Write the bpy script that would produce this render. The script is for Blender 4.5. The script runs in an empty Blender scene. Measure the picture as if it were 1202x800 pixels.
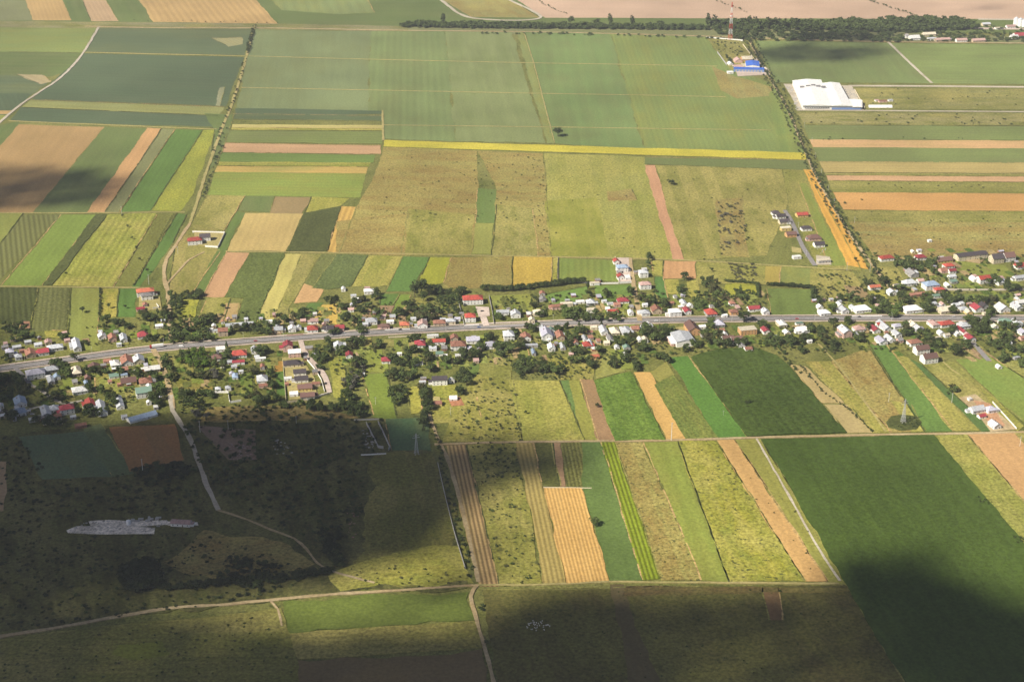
import bpy, bmesh, math, random
import numpy as np
from mathutils import Vector, Matrix
from bpy_extras import mesh_utils

# ---------------------------------------------------------------- camera, sky, sun, exposure
SC = bpy.context.scene
COL = SC.collection
R = math.radians
H = 800.0                      # flying height
FPX, YH = 1850.0, -450.0       # focal length and horizon row, in photograph pixels
PITCH = math.atan2(400 - YH, FPX)
SP, CP = math.sin(PITCH), math.cos(PITCH)
camd = bpy.data.cameras.new('camera'); cam = bpy.data.objects.new('camera', camd); COL.objects.link(cam)
cam.location = (0, 0, H); cam.rotation_euler = (math.pi/2 - PITCH, 0, 0)
camd.sensor_width = 36; camd.lens = 36*FPX/1202; camd.clip_start = 1; camd.clip_end = 40000
SC.camera = cam

SUN_EL = R(43); SH = Vector((1, .62)).normalized()         # direction in which shadows fall
SUN = Vector((-SH.x*math.cos(SUN_EL), -SH.y*math.cos(SUN_EL), math.sin(SUN_EL)))   # towards the sun
W = bpy.data.worlds.new('World'); SC.world = W; W.use_nodes = True
nt = W.node_tree
sky = nt.nodes.new('ShaderNodeTexSky'); sky.sky_type = 'NISHITA'; sky.sun_disc = False
sky.sun_elevation = SUN_EL; sky.sun_rotation = math.atan2(SUN.x, SUN.y) % (2*math.pi); sky.air_density = .5; sky.dust_density = 1.2; sky.ozone_density = .4
nt.links.new(sky.outputs[0], nt.nodes['Background'].inputs[0]); nt.nodes['Background'].inputs[1].default_value = 0.05
sl = bpy.data.lights.new('sun', 'SUN'); so = bpy.data.objects.new('sun', sl); COL.objects.link(so)
sl.energy = 5.0; sl.angle = R(0.53); sl.color = (1, .92, .78)
so.rotation_euler = SUN.to_track_quat('Z', 'Y').to_euler()
SC.view_settings.view_transform = 'Standard'; SC.view_settings.look = 'None'
SC.view_settings.exposure = 0.75; SC.view_settings.gamma = 1.0; SC.view_settings.use_curve_mapping = False
cy = SC.cycles
cy.max_bounces = 4; cy.diffuse_bounces = 2; cy.volume_bounces = 0; cy.use_denoising = True
cy.use_adaptive_sampling = True; cy.adaptive_threshold = 0.02
HAZE = 5.8e-5

# ---------------------------------------------------------------- helpers
rnd = random.Random(7)
def P(x, y, z=0.0):
    "the place on the ground that photograph pixel (x, y) shows"
    t = (H - z)/(FPX*SP + (y - 400)*CP)
    return Vector((t*(x - 601), t*(FPX*CP - (y - 400)*SP), z))
def S(y): return H/((y - YH)*CP)          # metres per pixel at row y
def lin(c): return tuple(((v/255+.055)/1.055)**2.4 if v > 10 else v/255/12.92 for v in c)
FILM = 1.45                               # what an albedo of 1 renders at in full sun
def olive(c):
    r, g, b = c
    if g > r and g > b: r, g, b = r + .19*(g-r), g*.965, b*.88
    return (r, g, b)
def alb(c):
    c = olive(c)
    return tuple(min(.85, v/FILM) for v in lin(c))

def newobj(name, mesh, mat=None, parent=None):
    o = bpy.data.objects.new(name, mesh); COL.objects.link(o)
    if mat is not None:
        for m in (mat if isinstance(mat, (list, tuple)) else [mat]): mesh.materials.append(m)
    if parent is not None: o.parent = parent
    return o
def mesh_from(name, verts, faces, mats=None, smooth=False):
    me = bpy.data.meshes.new(name); me.from_pydata([tuple(v) for v in verts], [], faces)
    if mats is not None: me.polygons.foreach_set('material_index', mats)
    if smooth: me.polygons.foreach_set('use_smooth', [True]*len(me.polygons))
    me.update(); return me
def struct(name, mesh, mat, kind='structure'):
    o = newobj(name, mesh, mat); o['kind'] = kind; return o
def tag(o, label, cat, group=None):
    o['label'] = label; o['category'] = cat
    if group: o['group'] = group
    return o
def thing(name, loc, rz=0, label=None, cat=None, group=None):
    o = bpy.data.objects.new(name, None); COL.objects.link(o); o.location = loc; o.rotation_euler = (0, 0, rz)
    o.empty_display_size = 1
    if label: tag(o, label, cat, group)
    return o

class MB:
    def __init__(s): s.v = []; s.f = []; s.m = []
    def quad(s, a, b, c, d, m=0):
        n = len(s.v); s.v += [a, b, c, d]; s.f.append((n, n+1, n+2, n+3)); s.m.append(m)
    def box(s, x0, x1, y0, y1, z0, z1, m=0, taper=0):
        n = len(s.v); t = taper
        s.v += [(x0,y0,z0),(x1,y0,z0),(x1,y1,z0),(x0,y1,z0),(x0+t,y0+t,z1),(x1-t,y0+t,z1),(x1-t,y1-t,z1),(x0+t,y1-t,z1)]
        s.f += [(n,n+3,n+2,n+1),(n+4,n+5,n+6,n+7),(n,n+1,n+5,n+4),(n+1,n+2,n+6,n+5),(n+2,n+3,n+7,n+6),(n+3,n,n+4,n+7)]; s.m += [m]*6
    def bar(s, a, b, r, m=0, sides=4):
        a = Vector(a); b = Vector(b); d = (b-a).normalized()
        u = d.cross(Vector((0,0,1)) if abs(d.z) < .9 else Vector((1,0,0))).normalized(); w = d.cross(u)
        n = len(s.v)
        for q in (a, b):
            for k in range(sides):
                t = 2*math.pi*k/sides + math.pi/4; s.v.append(tuple(q + (u*math.cos(t)+w*math.sin(t))*r))
        for k in range(sides):
            s.f.append((n+k, n+(k+1)%sides, n+sides+(k+1)%sides, n+sides+k)); s.m.append(m)
        s.f += [tuple(range(n+sides-1, n-1, -1)), tuple(range(n+sides, n+2*sides))]; s.m += [m, m]
    def cyl(s, x, y, z0, z1, r0, r1, sides=12, m=0):
        n = len(s.v)
        for z, r in ((z0, r0), (z1, r1)):
            for k in range(sides):
                t = 2*math.pi*k/sides; s.v.append((x+r*math.cos(t), y+r*math.sin(t), z))
        for k in range(sides):
            s.f.append((n+k, n+(k+1)%sides, n+sides+(k+1)%sides, n+sides+k)); s.m.append(m)
        s.f += [tuple(range(n+sides-1, n-1, -1)), tuple(range(n+sides, n+2*sides))]; s.m += [m, m]
    def face(s, pts, m=0):
        n = len(s.v); s.v += list(pts); s.f.append(tuple(range(n, n+len(pts)))); s.m.append(m)
    def mesh(s, name): return mesh_from(name, s.v, s.f, s.m)
    def build(s, name, mat, parent=None): return newobj(name, s.mesh(name), mat, parent)

# ---------------------------------------------------------------- materials
class NT:
    def __init__(s, name):
        s.m = bpy.data.materials.new(name); s.m.use_nodes = True; s.t = s.m.node_tree; s.t.nodes.clear()
        s.out = s.t.nodes.new('ShaderNodeOutputMaterial')
    def n(s, typ, **kw):
        nd = s.t.nodes.new('ShaderNode'+typ)
        for k, v in kw.items(): setattr(nd, k, v)
        return nd
    def l(s, a, b): s.t.links.new(a, b)
    def val(s, inp, v):
        if isinstance(v, (int, float, tuple)): inp.default_value = v
        else: s.l(v, inp)
    def math(s, op, a, b=0.0, c=None):
        nd = s.n('Math', operation=op); s.val(nd.inputs[0], a); s.val(nd.inputs[1], b)
        if c is not None: s.val(nd.inputs[2], c)
        return nd.outputs[0]
    def ramp(s, v, a, b, lo=0.0, hi=1.0):
        nd = s.n('MapRange'); s.val(nd.inputs[0], v); nd.inputs[1].default_value = a; nd.inputs[2].default_value = b
        nd.inputs[3].default_value = lo; nd.inputs[4].default_value = hi; return nd.outputs[0]
    def mix(s, f, a, b, blend='MIX'):
        nd = s.n('Mix', data_type='RGBA', blend_type=blend); s.val(nd.inputs[0], f)
        for i, c in ((6, a), (7, b)):
            if isinstance(c, tuple): nd.inputs[i].default_value = tuple(c[:3])+(1,)
            else: s.l(c, nd.inputs[i])
        return nd.outputs[2]
    def noise(s, vec, scale, detail=3, rough=.55, dim='3D'):
        nd = s.n('TexNoise', noise_dimensions=dim); s.l(vec, nd.inputs['Vector']); nd.inputs['Scale'].default_value = scale
        nd.inputs['Detail'].default_value = detail; nd.inputs['Roughness'].default_value = rough; return nd.outputs[0]
    def diffuse(s, col):
        d = s.n('BsdfDiffuse'); s.val(d.inputs[0], col if not isinstance(col, tuple) else col[:3]+(1,)); s.l(d.outputs[0], s.out.inputs[0]); return s.m
    def principled(s, col, rough=.6, spec=.3, metal=0.0):
        d = s.n('BsdfPrincipled'); s.val(d.inputs['Base Color'], col if not isinstance(col, tuple) else col[:3]+(1,))
        d.inputs['Roughness'].default_value = rough; d.inputs['Specular IOR Level'].default_value = spec; d.inputs['Metallic'].default_value = metal
        s.l(d.outputs[0], s.out.inputs[0]); return s.m

def crop(name, A, B, C, d=(0, 1), streak=.8, width=6.0, patch=.5, psize=60.0, fine=.5, rows=0.0, period=8.0, wob=1.5, parcel=17.0, strips=.22, speck=None, specks=0.0, ssize=9.0):
    """field cover: colour A streaked with B along direction d, patches of C, fine grain, optional drill rows and tussocks"""
    m = NT(name)
    pos = m.n('NewGeometry').outputs['Position']
    def dot(v):
        nd = m.n('VectorMath', operation='DOT_PRODUCT'); m.l(pos, nd.inputs[0]); nd.inputs[1].default_value = v; return nd.outputs['Value']
    T = dot((d[0], d[1], 0)); N = dot((d[1], -d[0], 0))
    cb = m.n('CombineXYZ'); m.l(m.math('MULTIPLY', T, .05/width), cb.inputs[0]); m.l(m.math('MULTIPLY', N, 1/width), cb.inputs[1])
    cb.inputs[2].default_value = rnd.random()*100
    st = m.noise(cb.outputs[0], 1.0, 3, .65)
    col = m.mix(m.ramp(st, .34, .66, 0, streak), A, B)
    cb2 = m.n('CombineXYZ'); m.l(m.math('MULTIPLY', T, .42), cb2.inputs[0]); m.l(N, cb2.inputs[1]); cb2.inputs[2].default_value = rnd.random()*900
    pn = m.noise(cb2.outputs[0], 1.5/psize, 6, .66)
    col = m.mix(m.ramp(pn, .44, .66, 0, patch), col, C)
    pn2 = m.noise(pos, 1/(psize*3.4), 3, .6)
    col = m.mix(m.ramp(pn2, .48, .64, 0, min(.8, patch*1.1)), col, B)
    # old narrow parcels show through as faint strips
    wn = m.n('TexWhiteNoise', noise_dimensions='1D'); m.l(m.math('FLOOR', m.math('ADD', m.math('MULTIPLY', N, 1/parcel), m.math('MULTIPLY', st, .25))), wn.inputs['W'])
    col = m.mix(m.ramp(wn.outputs['Value'], .35, 1, 0, strips), col, C)
    if speck is not None:
        sn = m.noise(pos, 1/ssize, 3, .7)
        sm = m.math('MULTIPLY', m.ramp(sn, .56, .62), m.ramp(m.noise(pos, 1/(psize*.7), 2), .42, .58, .1, 1))
        col = m.mix(m.math('MULTIPLY', sm, specks), col, speck)
    fn = m.noise(pos, 1/3.2, 2, .7)
    k = m.ramp(fn, .28, .72, 1-fine*.62, 1+fine*.62)
    if rows:
        ph = m.math('ADD', m.math('MULTIPLY', N, 2*math.pi/period), m.math('MULTIPLY', pn, wob))
        rw = m.ramp(m.math('SINE', ph), -1, 1, 1-rows, 1+rows*.45)
        k = m.math('MULTIPLY', k, rw)
    k2 = m.ramp(m.noise(pos, 1/230, 2), .3, .7, .86, 1.14)
    k = m.math('MULTIPLY', k, k2)
    cc = m.n('CombineColor')
    for i in range(3): m.l(k, cc.inputs[i])
    col = m.mix(1.0, col, cc.outputs[0], 'MULTIPLY')
    return m.diffuse(col)

def mottled(name, A, B, scale=.3, rough=.8, spec=.2, var=.15, metal=0.0, obj=True, world=False):
    "a painted, tiled or plastered surface: two tones in blotches, a little different on every object"
    m = NT(name)
    co = m.n('NewGeometry').outputs['Position'] if world else m.n('TexCoord').outputs['Object']
    n = m.noise(co, scale, 4, .65)
    col = m.mix(m.ramp(n, .35, .65), A, B)
    n2 = m.ramp(m.noise(co, scale*6, 2, .7), .3, .7, .88, 1.1)
    if obj:
        rv = m.n('ObjectInfo').outputs['Random']; n2 = m.math('MULTIPLY', n2, m.ramp(rv, 0, 1, 1-var, 1+var))
    cc = m.n('CombineColor')
    for i in range(3): m.l(n2, cc.inputs[i])
    col = m.mix(1.0, col, cc.outputs[0], 'MULTIPLY')
    return m.principled(col, rough, spec, metal)

def foliage(name, A, B, var=.3):
    m = NT(name)
    pos = m.n('NewGeometry').outputs['Position']
    n = m.noise(pos, .45, 2, .6)
    col = m.mix(m.ramp(n, .35, .65), A, B)
    rv = m.n('ObjectInfo').outputs['Random']
    k = m.ramp(rv, 0, 1, 1-var, 1+var)
    cc = m.n('CombineColor')
    for i in range(3): m.l(k, cc.inputs[i])
    col = m.mix(1.0, col, cc.outputs[0], 'MULTIPLY')
    return m.diffuse(col)

ROOF = {}
for k, a, b, r, s in (('red', (.44,.075,.055), (.30,.065,.05), .6, .3), ('crimson', (.34,.05,.065), (.23,.045,.05), .55, .35),
        ('orange', (.50,.15,.085), (.38,.12,.075), .7, .2), ('terracotta', (.34,.17,.12), (.25,.12,.09), .85, .1),
        ('silver', (.50,.52,.55), (.40,.42,.46), .5, .4), ('white', (.74,.74,.73), (.62,.62,.61), .6, .3),
        ('charcoal', (.062,.052,.06), (.085,.072,.078), .75, .2), ('brown', (.15,.085,.075), (.20,.12,.10), .8, .15),
        ('green', (.13,.22,.17), (.19,.27,.22), .6, .3), ('blue', (.30,.38,.50), (.24,.32,.45), .5, .4),
        ('pink', (.50,.33,.30), (.40,.28,.26), .8, .1), ('cream', (.60,.54,.42), (.5,.45,.36), .8, .1),
        ('lavender', (.46,.45,.54), (.38,.38,.46), .55, .3), ('grey', (.26,.25,.25), (.19,.185,.19), .85, .1),
        ('azure', (.06,.16,.62), (.05,.14,.52), .5, .3)):
    ROOF[k] = mottled('roof_'+k, a, tuple(v*.82 for v in b), .42, r, s, .22)
WALL = {k: mottled('plaster_'+k, a, tuple(v*.86 for v in a), .5, .9, .1, .06) for k, a in
        dict(white=(.80,.79,.76), cream=(.66,.58,.42), yellow=(.66,.50,.20), pink=(.62,.42,.36), beige=(.50,.40,.29),
             orange=(.62,.36,.17), grey=(.40,.39,.38), brick=(.32,.17,.12), blue=(.18,.28,.55)).items()}
M_GLASS = NT('window_glass').principled((.06,.07,.085), .2, .5)
M_DOOR = mottled('door_wood', (.12,.07,.045), (.16,.10,.06), 1.0)
M_CHIM = mottled('chimney_brick', (.30,.16,.11), (.24,.13,.10), 2.0)
M_CONC = mottled('concrete', (.42,.41,.39), (.33,.32,.31), .25, world=True)
M_POLE = mottled('pole_concrete', (.62,.61,.58), (.52,.51,.49), .3)
M_STEEL = mottled('galvanised_steel', (.50,.51,.52), (.42,.43,.44), .3, .6, .3)
M_TOWRED = NT('tower_red').principled((.55,.05,.04), .6, .3)
M_TOWWHT = NT('tower_white').principled((.78,.78,.78), .6, .3)
M_TYRE = NT('tyre_rubber').principled((.02,.02,.02), .9, .1)
LEAF = {'dark': foliage('leaves_dark', (.034,.050,.018), (.072,.092,.032)), 'mid': foliage('leaves_mid', (.052,.078,.023), (.10,.128,.042)),
        'light': foliage('leaves_light', (.075,.115,.03), (.12,.165,.045)), 'olive': foliage('leaves_olive', (.065,.070,.028), (.105,.105,.045)),
        'vivid': foliage('leaves_vivid', (.075,.13,.02), (.12,.185,.035)), 'shade_dark': foliage('leaves_shade_dark', (.017,.024,.011), (.038,.048,.020)), 'grey': foliage('leaves_grey', (.085,.085,.065), (.13,.125,.10))}  # darkest leaf kind: cloud shade over the near scrub is put into its colour
M_BARK = mottled('bark', (.10,.075,.055), (.07,.05,.04), 1.5)

# ---------------------------------------------------------------- ground, fields
def lighter(c, f): return tuple(min(.9, v*f) for v in c)
G = dict(G1=(94,116,92), GB=(84,108,86), G2=(100,124,78), G3=(136,152,88), G4=(92,132,72), GV=(112,150,62), GY=(158,160,80), OL=(146,143,86),
         OB=(153,145,86), TN=(194,163,112), OR=(194,163,110), ORB=(206,166,100), PK=(190,162,126), PKF=(205,176,152), BR=(150,118,90), YE=(196,184,74),
         GG=(124,134,104), DG=(84,96,60), CORN=(76,102,54), TEAL=(84,120,92), DK=(104,108,62), GRN=(90,120,62), CAR=(110,132,80), MB2=(140,132,78))
_cm = {}
def cropmat(key, d, **kw):
    c = alb(kw['A'] if 'A' in kw else G[key])
    name = 'crop_'+key.lower()
    B = lighter(c, 1.25); C = lighter(c, .74); o = dict()
    if key in ('OL', 'OB', 'GY', 'MB2', 'DK'):
        o = dict(streak=.5, width=5, patch=.75, psize=38, fine=.75, speck=(.045,.055,.02), specks=.32, ssize=11)
        B = alb((170,160,94)); C = alb((120,130,66)) if key != 'OB' else alb((150,128,74))
        if key == 'DK': B = alb((132,130,70)); C = alb((96,88,56))
        if key == 'GY': B = alb((178,170,92)); C = alb((132,146,70))
    elif key in ('G1', 'GB', 'G2', 'GG', 'TEAL'):
        o = dict(streak=.55, width=9, patch=.5, psize=70, fine=.38); C = alb((120,132,92)) if key != 'GB' else alb((100,118,96))
    elif key in ('G3', 'G4', 'GV', 'GRN'):
        o = dict(streak=.6, width=5, patch=.45, psize=45, fine=.45); B = lighter(c, 1.18); C = alb((150,152,84)) if key == 'G3' else lighter(c, .78)
    elif key in ('CORN', 'DG'):
        o = dict(streak=.7, width=4.5, patch=.4, psize=50, fine=.8); B = lighter(c, 1.28); C = lighter(c, .72)
    elif key in ('TN', 'OR', 'ORB', 'PK', 'BR', 'PKF'):
        o = dict(streak=.6, width=6, patch=.42, psize=55, fine=.32); B = lighter(c, 1.12); C = lighter(c, .84)
        if key == 'TN': C = alb((170,156,98))
        if key == 'BR': C = alb((134,118,80))
    elif key == 'YE':
        o = dict(streak=.4, width=6, patch=.5, psize=40, fine=.5); C = alb((176,172,70))
    if key in ('G1','GB','G2','G3','G4','GRN','CORN','TN','OR','PK') and 'rows' not in kw: o['rows'] = rnd.choice((.03, .05, .07)); o['period'] = rnd.choice((9, 13, 18, 24))
    o.update(kw)
    if key in ('OL','OB','GY','MB2','DK'): o['strips'] = rnd.uniform(.25, .6); o['parcel'] = rnd.uniform(11, 24)
    if key in ('YE','CORN'): o['strips'] = .06
    o['psize'] = o.get('psize', 60)*rnd.uniform(.65, 1.6); o['streak'] = min(1, o.get('streak', .7)*rnd.uniform(.7, 1.5)); o['width'] = o.get('width', 6)*rnd.uniform(.7, 1.5); o['patch'] = min(.95, o.get('patch', .5)*rnd.uniform(.8, 1.45))
    A2 = o.pop('A', None); B2 = o.pop('B', None); C2 = o.pop('C', None)
    if key == 'OB' and A2: A2 = tuple(.7*a+.3*b for a, b in zip(A2, (146,148,82)))
    return crop(name, alb(A2) if A2 else c, alb(B2) if B2 else B, alb(C2) if C2 else C, d, **o)

def jitter_ring(pts, step=9.0, amp=.8):
    out = []
    n = len(pts)
    for i in range(n):
        a, b = pts[i], pts[(i+1) % n]; L = (b-a).length; k = max(1, int(L/step)); k = min(k, 90); w = 0
        d = (b-a)/max(L, .01); nn = Vector((d.y, -d.x, 0))
        for j in range(k):
            q = a + (b-a)*(j/k)
            w = w*.75 + rnd.uniform(-amp, amp)*.9
            out.append(q + nn*(w*min(1, (k-j)/3) if j else 0))
    return out
LAY = [0]
def sheet(name, px, mat, top=None, amp=1.3, kind='structure', ground=False):
    "one field, yard or plot: a low slab with slightly uneven edges"
    pts = [P(*q) for q in px] if not ground else px
    ring = jitter_ring(pts, amp=amp)
    ar = sum(ring[i].x*ring[(i+1)%len(ring)].y - ring[(i+1)%len(ring)].x*ring[i].y for i in range(len(ring)))
    if ar < 0: ring.reverse()
    if top is None: LAY[0] += 1; top = .03 + LAY[0]*.003
    n = len(ring)
    v = [(p.x, p.y, top) for p in ring] + [(p.x, p.y, -.3) for p in ring]
    f = [tuple(range(n))] + [(i, n+i, n+(i+1)%n, (i+1)%n) for i in range(n)]
    me = mesh_from(name, v, f)
    o = newobj(name, me, mat); o['kind'] = kind
    return o
VERGES = []
def field(key, px, d=None, tall=0.0, amp=1.3, **kw):
    if amp < 2 and rnd.random() < .62:
        es = sorted(range(len(px)), key=lambda i: -(P(*px[(i+1) % len(px)])-P(*px[i])).length)[:2]
        for i in es[:rnd.choice((1, 2))]: VERGES.append((P(*px[i]), P(*px[(i+1) % len(px)])))
    if d is None:
        best = None
        for i in range(len(px)):
            e = P(*px[(i+1) % len(px)]) - P(*px[i])
            if best is None or e.length > best.length: best = e
        d = best
    else: d = P(*d[1]) - P(*d[0])
    d = d.normalized()
    LAY[0] += 1
    return sheet('field', px, cropmat(key, (d.x, d.y), **kw), top=.03+LAY[0]*.003+tall, amp=amp)

# the open ground under everything: rough grass
gm = crop('rough_grass', alb((118,128,74)), alb((142,140,82)), alb((94,108,60)), (.3, 1), streak=.5, width=8, patch=.8, psize=45, fine=.8,
          speck=(.04,.05,.018), specks=.6, ssize=10)
gv = [(-9000,-3000,0),(9000,-3000,0),(9000,16000,0),(-9000,16000,0)]
struct('ground', mesh_from('ground', gv, [(0,1,2,3)]), gm)

# --- far strip beyond the tree belt
F = field
F('G2', [(-150,-30),(1400,-30),(1400,40),(-150,34)], d=((0,10),(900,10)), psize=120)
F('GG', [(-60,-25),(24,-25),(38,24),(-60,24)]); F('OR', [(24,-20),(66,-20),(84,24),(38,24)]); F('G2', [(66,-20),(88,-20),(107,25),(84,24)])
F('PK', [(88,-20),(112,-20),(139,25),(107,25)]); F('G2', [(112,-20),(148,-20),(178,26),(139,25)])
F('OR', [(150,-20),(282,-20),(326,28),(180,26)], rows=.12, period=14); F('G3', [(420,-20),(440,15),(400,17),(330,12),(300,-20)], A=(126,148,104))
F('OB', [(500,-20),(517,-2),(553,20),(634,21),(594,-4),(560,-20)], A=(150,150,112)); F('PKF', [(588,-12),(640,21),(1260,23),(1260,-30),(588,-30)], d=((700,0),(1100,4)), streak=.3, psize=90)
F('MB2', [(-60,24),(330,28),(480,31),(480,37),(-60,33)], A=(146,142,118))
F('GG', [(480,31),(900,32),(1260,46),(1260,52),(840,45),(480,38)], A=(128,136,104))
# --- left of the winding dirt road
F('G3', [(-80,32),(113,33),(96,62),(-80,60)], A=(128,152,96)); F('G2', [(-80,60),(96,62),(78,84),(60,90),(-80,86)]); F('G1', [(-80,86),(50,90),(56,98),(40,110),(-80,108)])
F('TN', [(18,87),(50,88),(60,96),(48,99)], A=(180,165,130)); F('GB', [(-80,108),(38,110),(0,142),(-60,180)]); F('OR', [(-60,129),(14,130),(8,134),(-60,136)])
F('G3', [(-60,136),(8,135),(0,146),(-60,180)]); F('G2', [(0,147),(22,142),(24,146),(-40,215)])
# --- between the winding road and the bushy road
F('G1', [(115,33),(295,34),(287,65),(98,61)]); F('GB', [(98,63),(287,67),(265,125),(38,117)], psize=90)
F('G3', [(36,117.5),(263,126),(257,136),(25,126)], A=(142,154,108)); F('GB', [(25,126),(257,136),(250,149),(12,142)])
F('TN', [(248,45),(284,44),(285,52),(268,55)], A=(160,160,120)); F('GG', [(258,103),(264,102),(258,125),(253,124)], A=(150,150,120))
F('TN', [(22,146),(123,149),(38,250),(-70,250)], A=(176,146,100), C=(150,128,84)); F('G2', [(123,149),(173,151),(102,249),(38,250)]); F('OR', [(173,150),(190,151),(123,249),(102,249)], A=(196,156,108))
F('GG', [(190,151),(205,152),(140,249),(123,249)], A=(126,134,100)); F('G4', [(205,152),(238,153),(177,247),(140,249)]); F('GY', [(238,153),(253,152),(240,190),(222,235),(212,248),(177,247)], A=(150,166,78), B=(166,172,80))
F('GG', [(-60,253),(72,252),(0,328),(-60,335)], A=(116,124,80), rows=.3, period=7); F('G3', [(-60,250),(28,250),(0,285),(-60,300)])
F('G4', [(72,252),(113,252),(50,335),(2,335)], A=(122,152,80)); F('DG', [(113,252),(125,252),(61,335),(50,335)], tall=.8); F('GY', [(124,252),(185,250),(133,337),(61,335)], A=(148,162,80), rows=.16, period=9)
F('DG', [(185,250),(208,250),(155,338),(133,337)], A=(120,128,72)); F('G4', [(208,250),(219,252),(203,285),(180,318),(163,338),(155,338)])
F('DG', [(-40,338),(45,337),(37,378),(-40,380)], rows=.25, period=7); F('DG', [(47,337),(82,338),(78,392),(37,388)], A=(112,122,80), rows=.2, period=6); F('G3', [(84,338),(119,339),(114,395),(118,412),(95,410),(79,395)])
F('GY', [(119,339),(140,339),(137,372),(117,373)], A=(184,170,84)); F('G4', [(140,339),(160,338),(159,372),(137,372)], A=(92,136,74)); F('GY', [(52,388),(78,388),(78,398),(54,396)]); F('BR', [(25,377),(36,377),(36,385),(23,385)], A=(170,126,104))
# --- middle: horizontal strips
F('GG', [(298,34),(436,37),(432,130),(277,128)], A=(120,141,108), psize=100, amp=2.2); F('GB', [(277,127),(450,130),(450,134),(275,138)])
F('G2', [(436,37),(523,37),(535,166),(450,163),(449,130),(432,130)], A=(120,145,101), amp=2.2, streak=.7, width=16); F('GG', [(523,37),(600,38),(640,168),(535,166)], A=(126,144,104), amp=2.2, streak=.8, width=14, C=(116,138,92))
F('G3', [(607,38),(615,38),(651,168),(642,168)], A=(128,147,100), amp=2.2); F('G2', [(616,38),(716,40),(758,176),(651,168)], A=(112,143,95), amp=2.2, streak=.5, width=14)
F('G3', [(716,40),(832,44),(840,60),(862,80),(905,98),(918,183),(758,176)], A=(122,147,93), amp=2.2, streak=.6, width=16, psize=90); F('OB', [(836,78),(858,88),(905,102),(908,112),(866,116),(846,106)], A=(156,150,104))
F('G3', [(912,100),(928,132),(945,182),(917,183),(903,110)], A=(120,148,90), amp=2.2); F('G2', [(240,133),(275,135),(255,192),(245,200),(252,152)])
F('G2', [(274,134),(449,136),(449,142),(273,140)], A=(88,110,84)); F('TN', [(273,146),(449,147),(449,151),(272,150)], A=(196,186,120)); F('GY', [(272,150),(449,151),(449,154),(271,153)], A=(158,160,88))
F('G2', [(271,153),(449,154),(449,169),(265,167)], A=(118,138,86)); F('PK', [(263,168),(447,171),(447,181),(260,179)], A=(196,160,122)); F('G4', [(260,179),(440,182),(438,191),(257,190)], A=(108,140,80)); F('GY', [(257,190),(435,191),(433,196),(256,195)])
F('OR', [(255,195),(432,196),(430,204),(252,202)], A=(196,166,98), C=(160,158,90), patch=.9, psize=60); F('G3', [(252,202),(430,204),(423,232),(243,229)], A=(128,154,82)); F('OL', [(243,229),(288,230),(262,272),(222,266)], A=(168,158,98))
F('OL', [(222,262),(262,270),(258,296),(226,345),(197,345),(205,290)], A=(168,154,96)); F('G2', [(287,230),(323,230),(316,249),(280,247)]); F('BR', [(323,231),(366,232),(354,251),(317,250)], A=(156,136,96)); F('GY', [(366,231),(410,233),(398,243),(358,250)])
F('G2', [(278,248),(288,250),(265,295),(255,293)], A=(96,126,72)); F('TN', [(288,250),(356,251),(335,295),(267,294)], A=(198,174,114)); F('DG', [(357,250),(400,242),(384,295),(337,295)], tall=.5); F('OR', [(400,242),(418,243),(398,297),(384,295)], A=(206,170,96), rows=.2, period=8)
F('G2', [(255,294),(266,295),(238,346),(228,344)], A=(100,128,74)); F('PK', [(266,296),(293,297),(262,350),(238,348)], A=(198,158,118)); F('DG', [(293,297),(334,298),(301,378),(277,377),(286,350),(264,349)], tall=.5, A=(94,112,66)); F('TN', [(334,298),(354,298),(320,378),(301,378)], A=(192,182,108))
F('OL', [(354,298),(377,298),(345,352),(330,378),(320,378)]); F('DG', [(377,298),(395,299),(372,338),(352,345)], A=(112,124,78)); F('DG', [(395,299),(432,300),(412,336),(385,340),(366,338)], A=(98,118,76), tall=.4)
F('PK', [(357,333),(380,340),(372,354),(345,356)], A=(204,166,118)); F('OR', [(378,358),(398,357),(400,382),(368,376)], A=(206,176,92)); F('G4', [(362,356),(380,355),(366,371),(352,372)], A=(96,134,76))
F('GY', [(432,300),(472,301),(455,335),(412,336)], A=(172,164,88)); F('G4', [(473,301),(505,302),(482,342),(453,342)], A=(98,142,80)); F('GV', [(505,302),(530,302),(520,332),(487,338)], A=(162,172,72)); F('OB', [(530,302),(601,301),(601,339),(570,338),(518,338)], A=(154,142,78))
F('OR', [(602,301),(649,301),(647,332),(602,338)], A=(192,166,80), fine=.6); F('GY', [(649,301),(655,301),(655,330),(647,332)]); F('G3', [(655,303),(722,306),(726,330),(655,330)], A=(122,148,82), rows=.12, period=9)
# --- the big rough meadow
F('OB', [(450,173),(560,177),(562,222),(558,262),(552,300),(395,297),(418,243),(440,205)], A=(160,148,86), psize=34, d=((450,200),(560,203)), patch=.9, parcel=30); F('OL', [(480,245),(556,252),(552,300),(470,300)], A=(158,152,82), psize=24); F('OB', [(395,260),(480,250),(475,300),(395,297)], A=(166,142,84), psize=30, d=((395,280),(480,276)), patch=.9)
F('OB', [(560,177),(638,180),(647,301),(577,300),(583,223)], A=(158,150,88), psize=30, d=((560,230),(640,232)), patch=.85, parcel=26); F('OL', [(583,240),(625,245),(632,301),(577,300)], A=(154,150,88), psize=30)
F('GY', [(638,180),(757,184),(791,304),(647,301)], A=(158,158,88), streak=.6, width=12); F('GY', [(640,236),(700,232),(715,300),(647,301)], A=(152,160,80), fine=.4); F('OB', [(712,225),(742,222),(748,235),(714,236)], A=(156,128,88))
F('G2', [(560,221),(583,223),(580,262),(558,262)], A=(100,132,76)); F('G3', [(558,262),(580,262),(577,298),(553,298)], A=(148,160,96))
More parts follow.
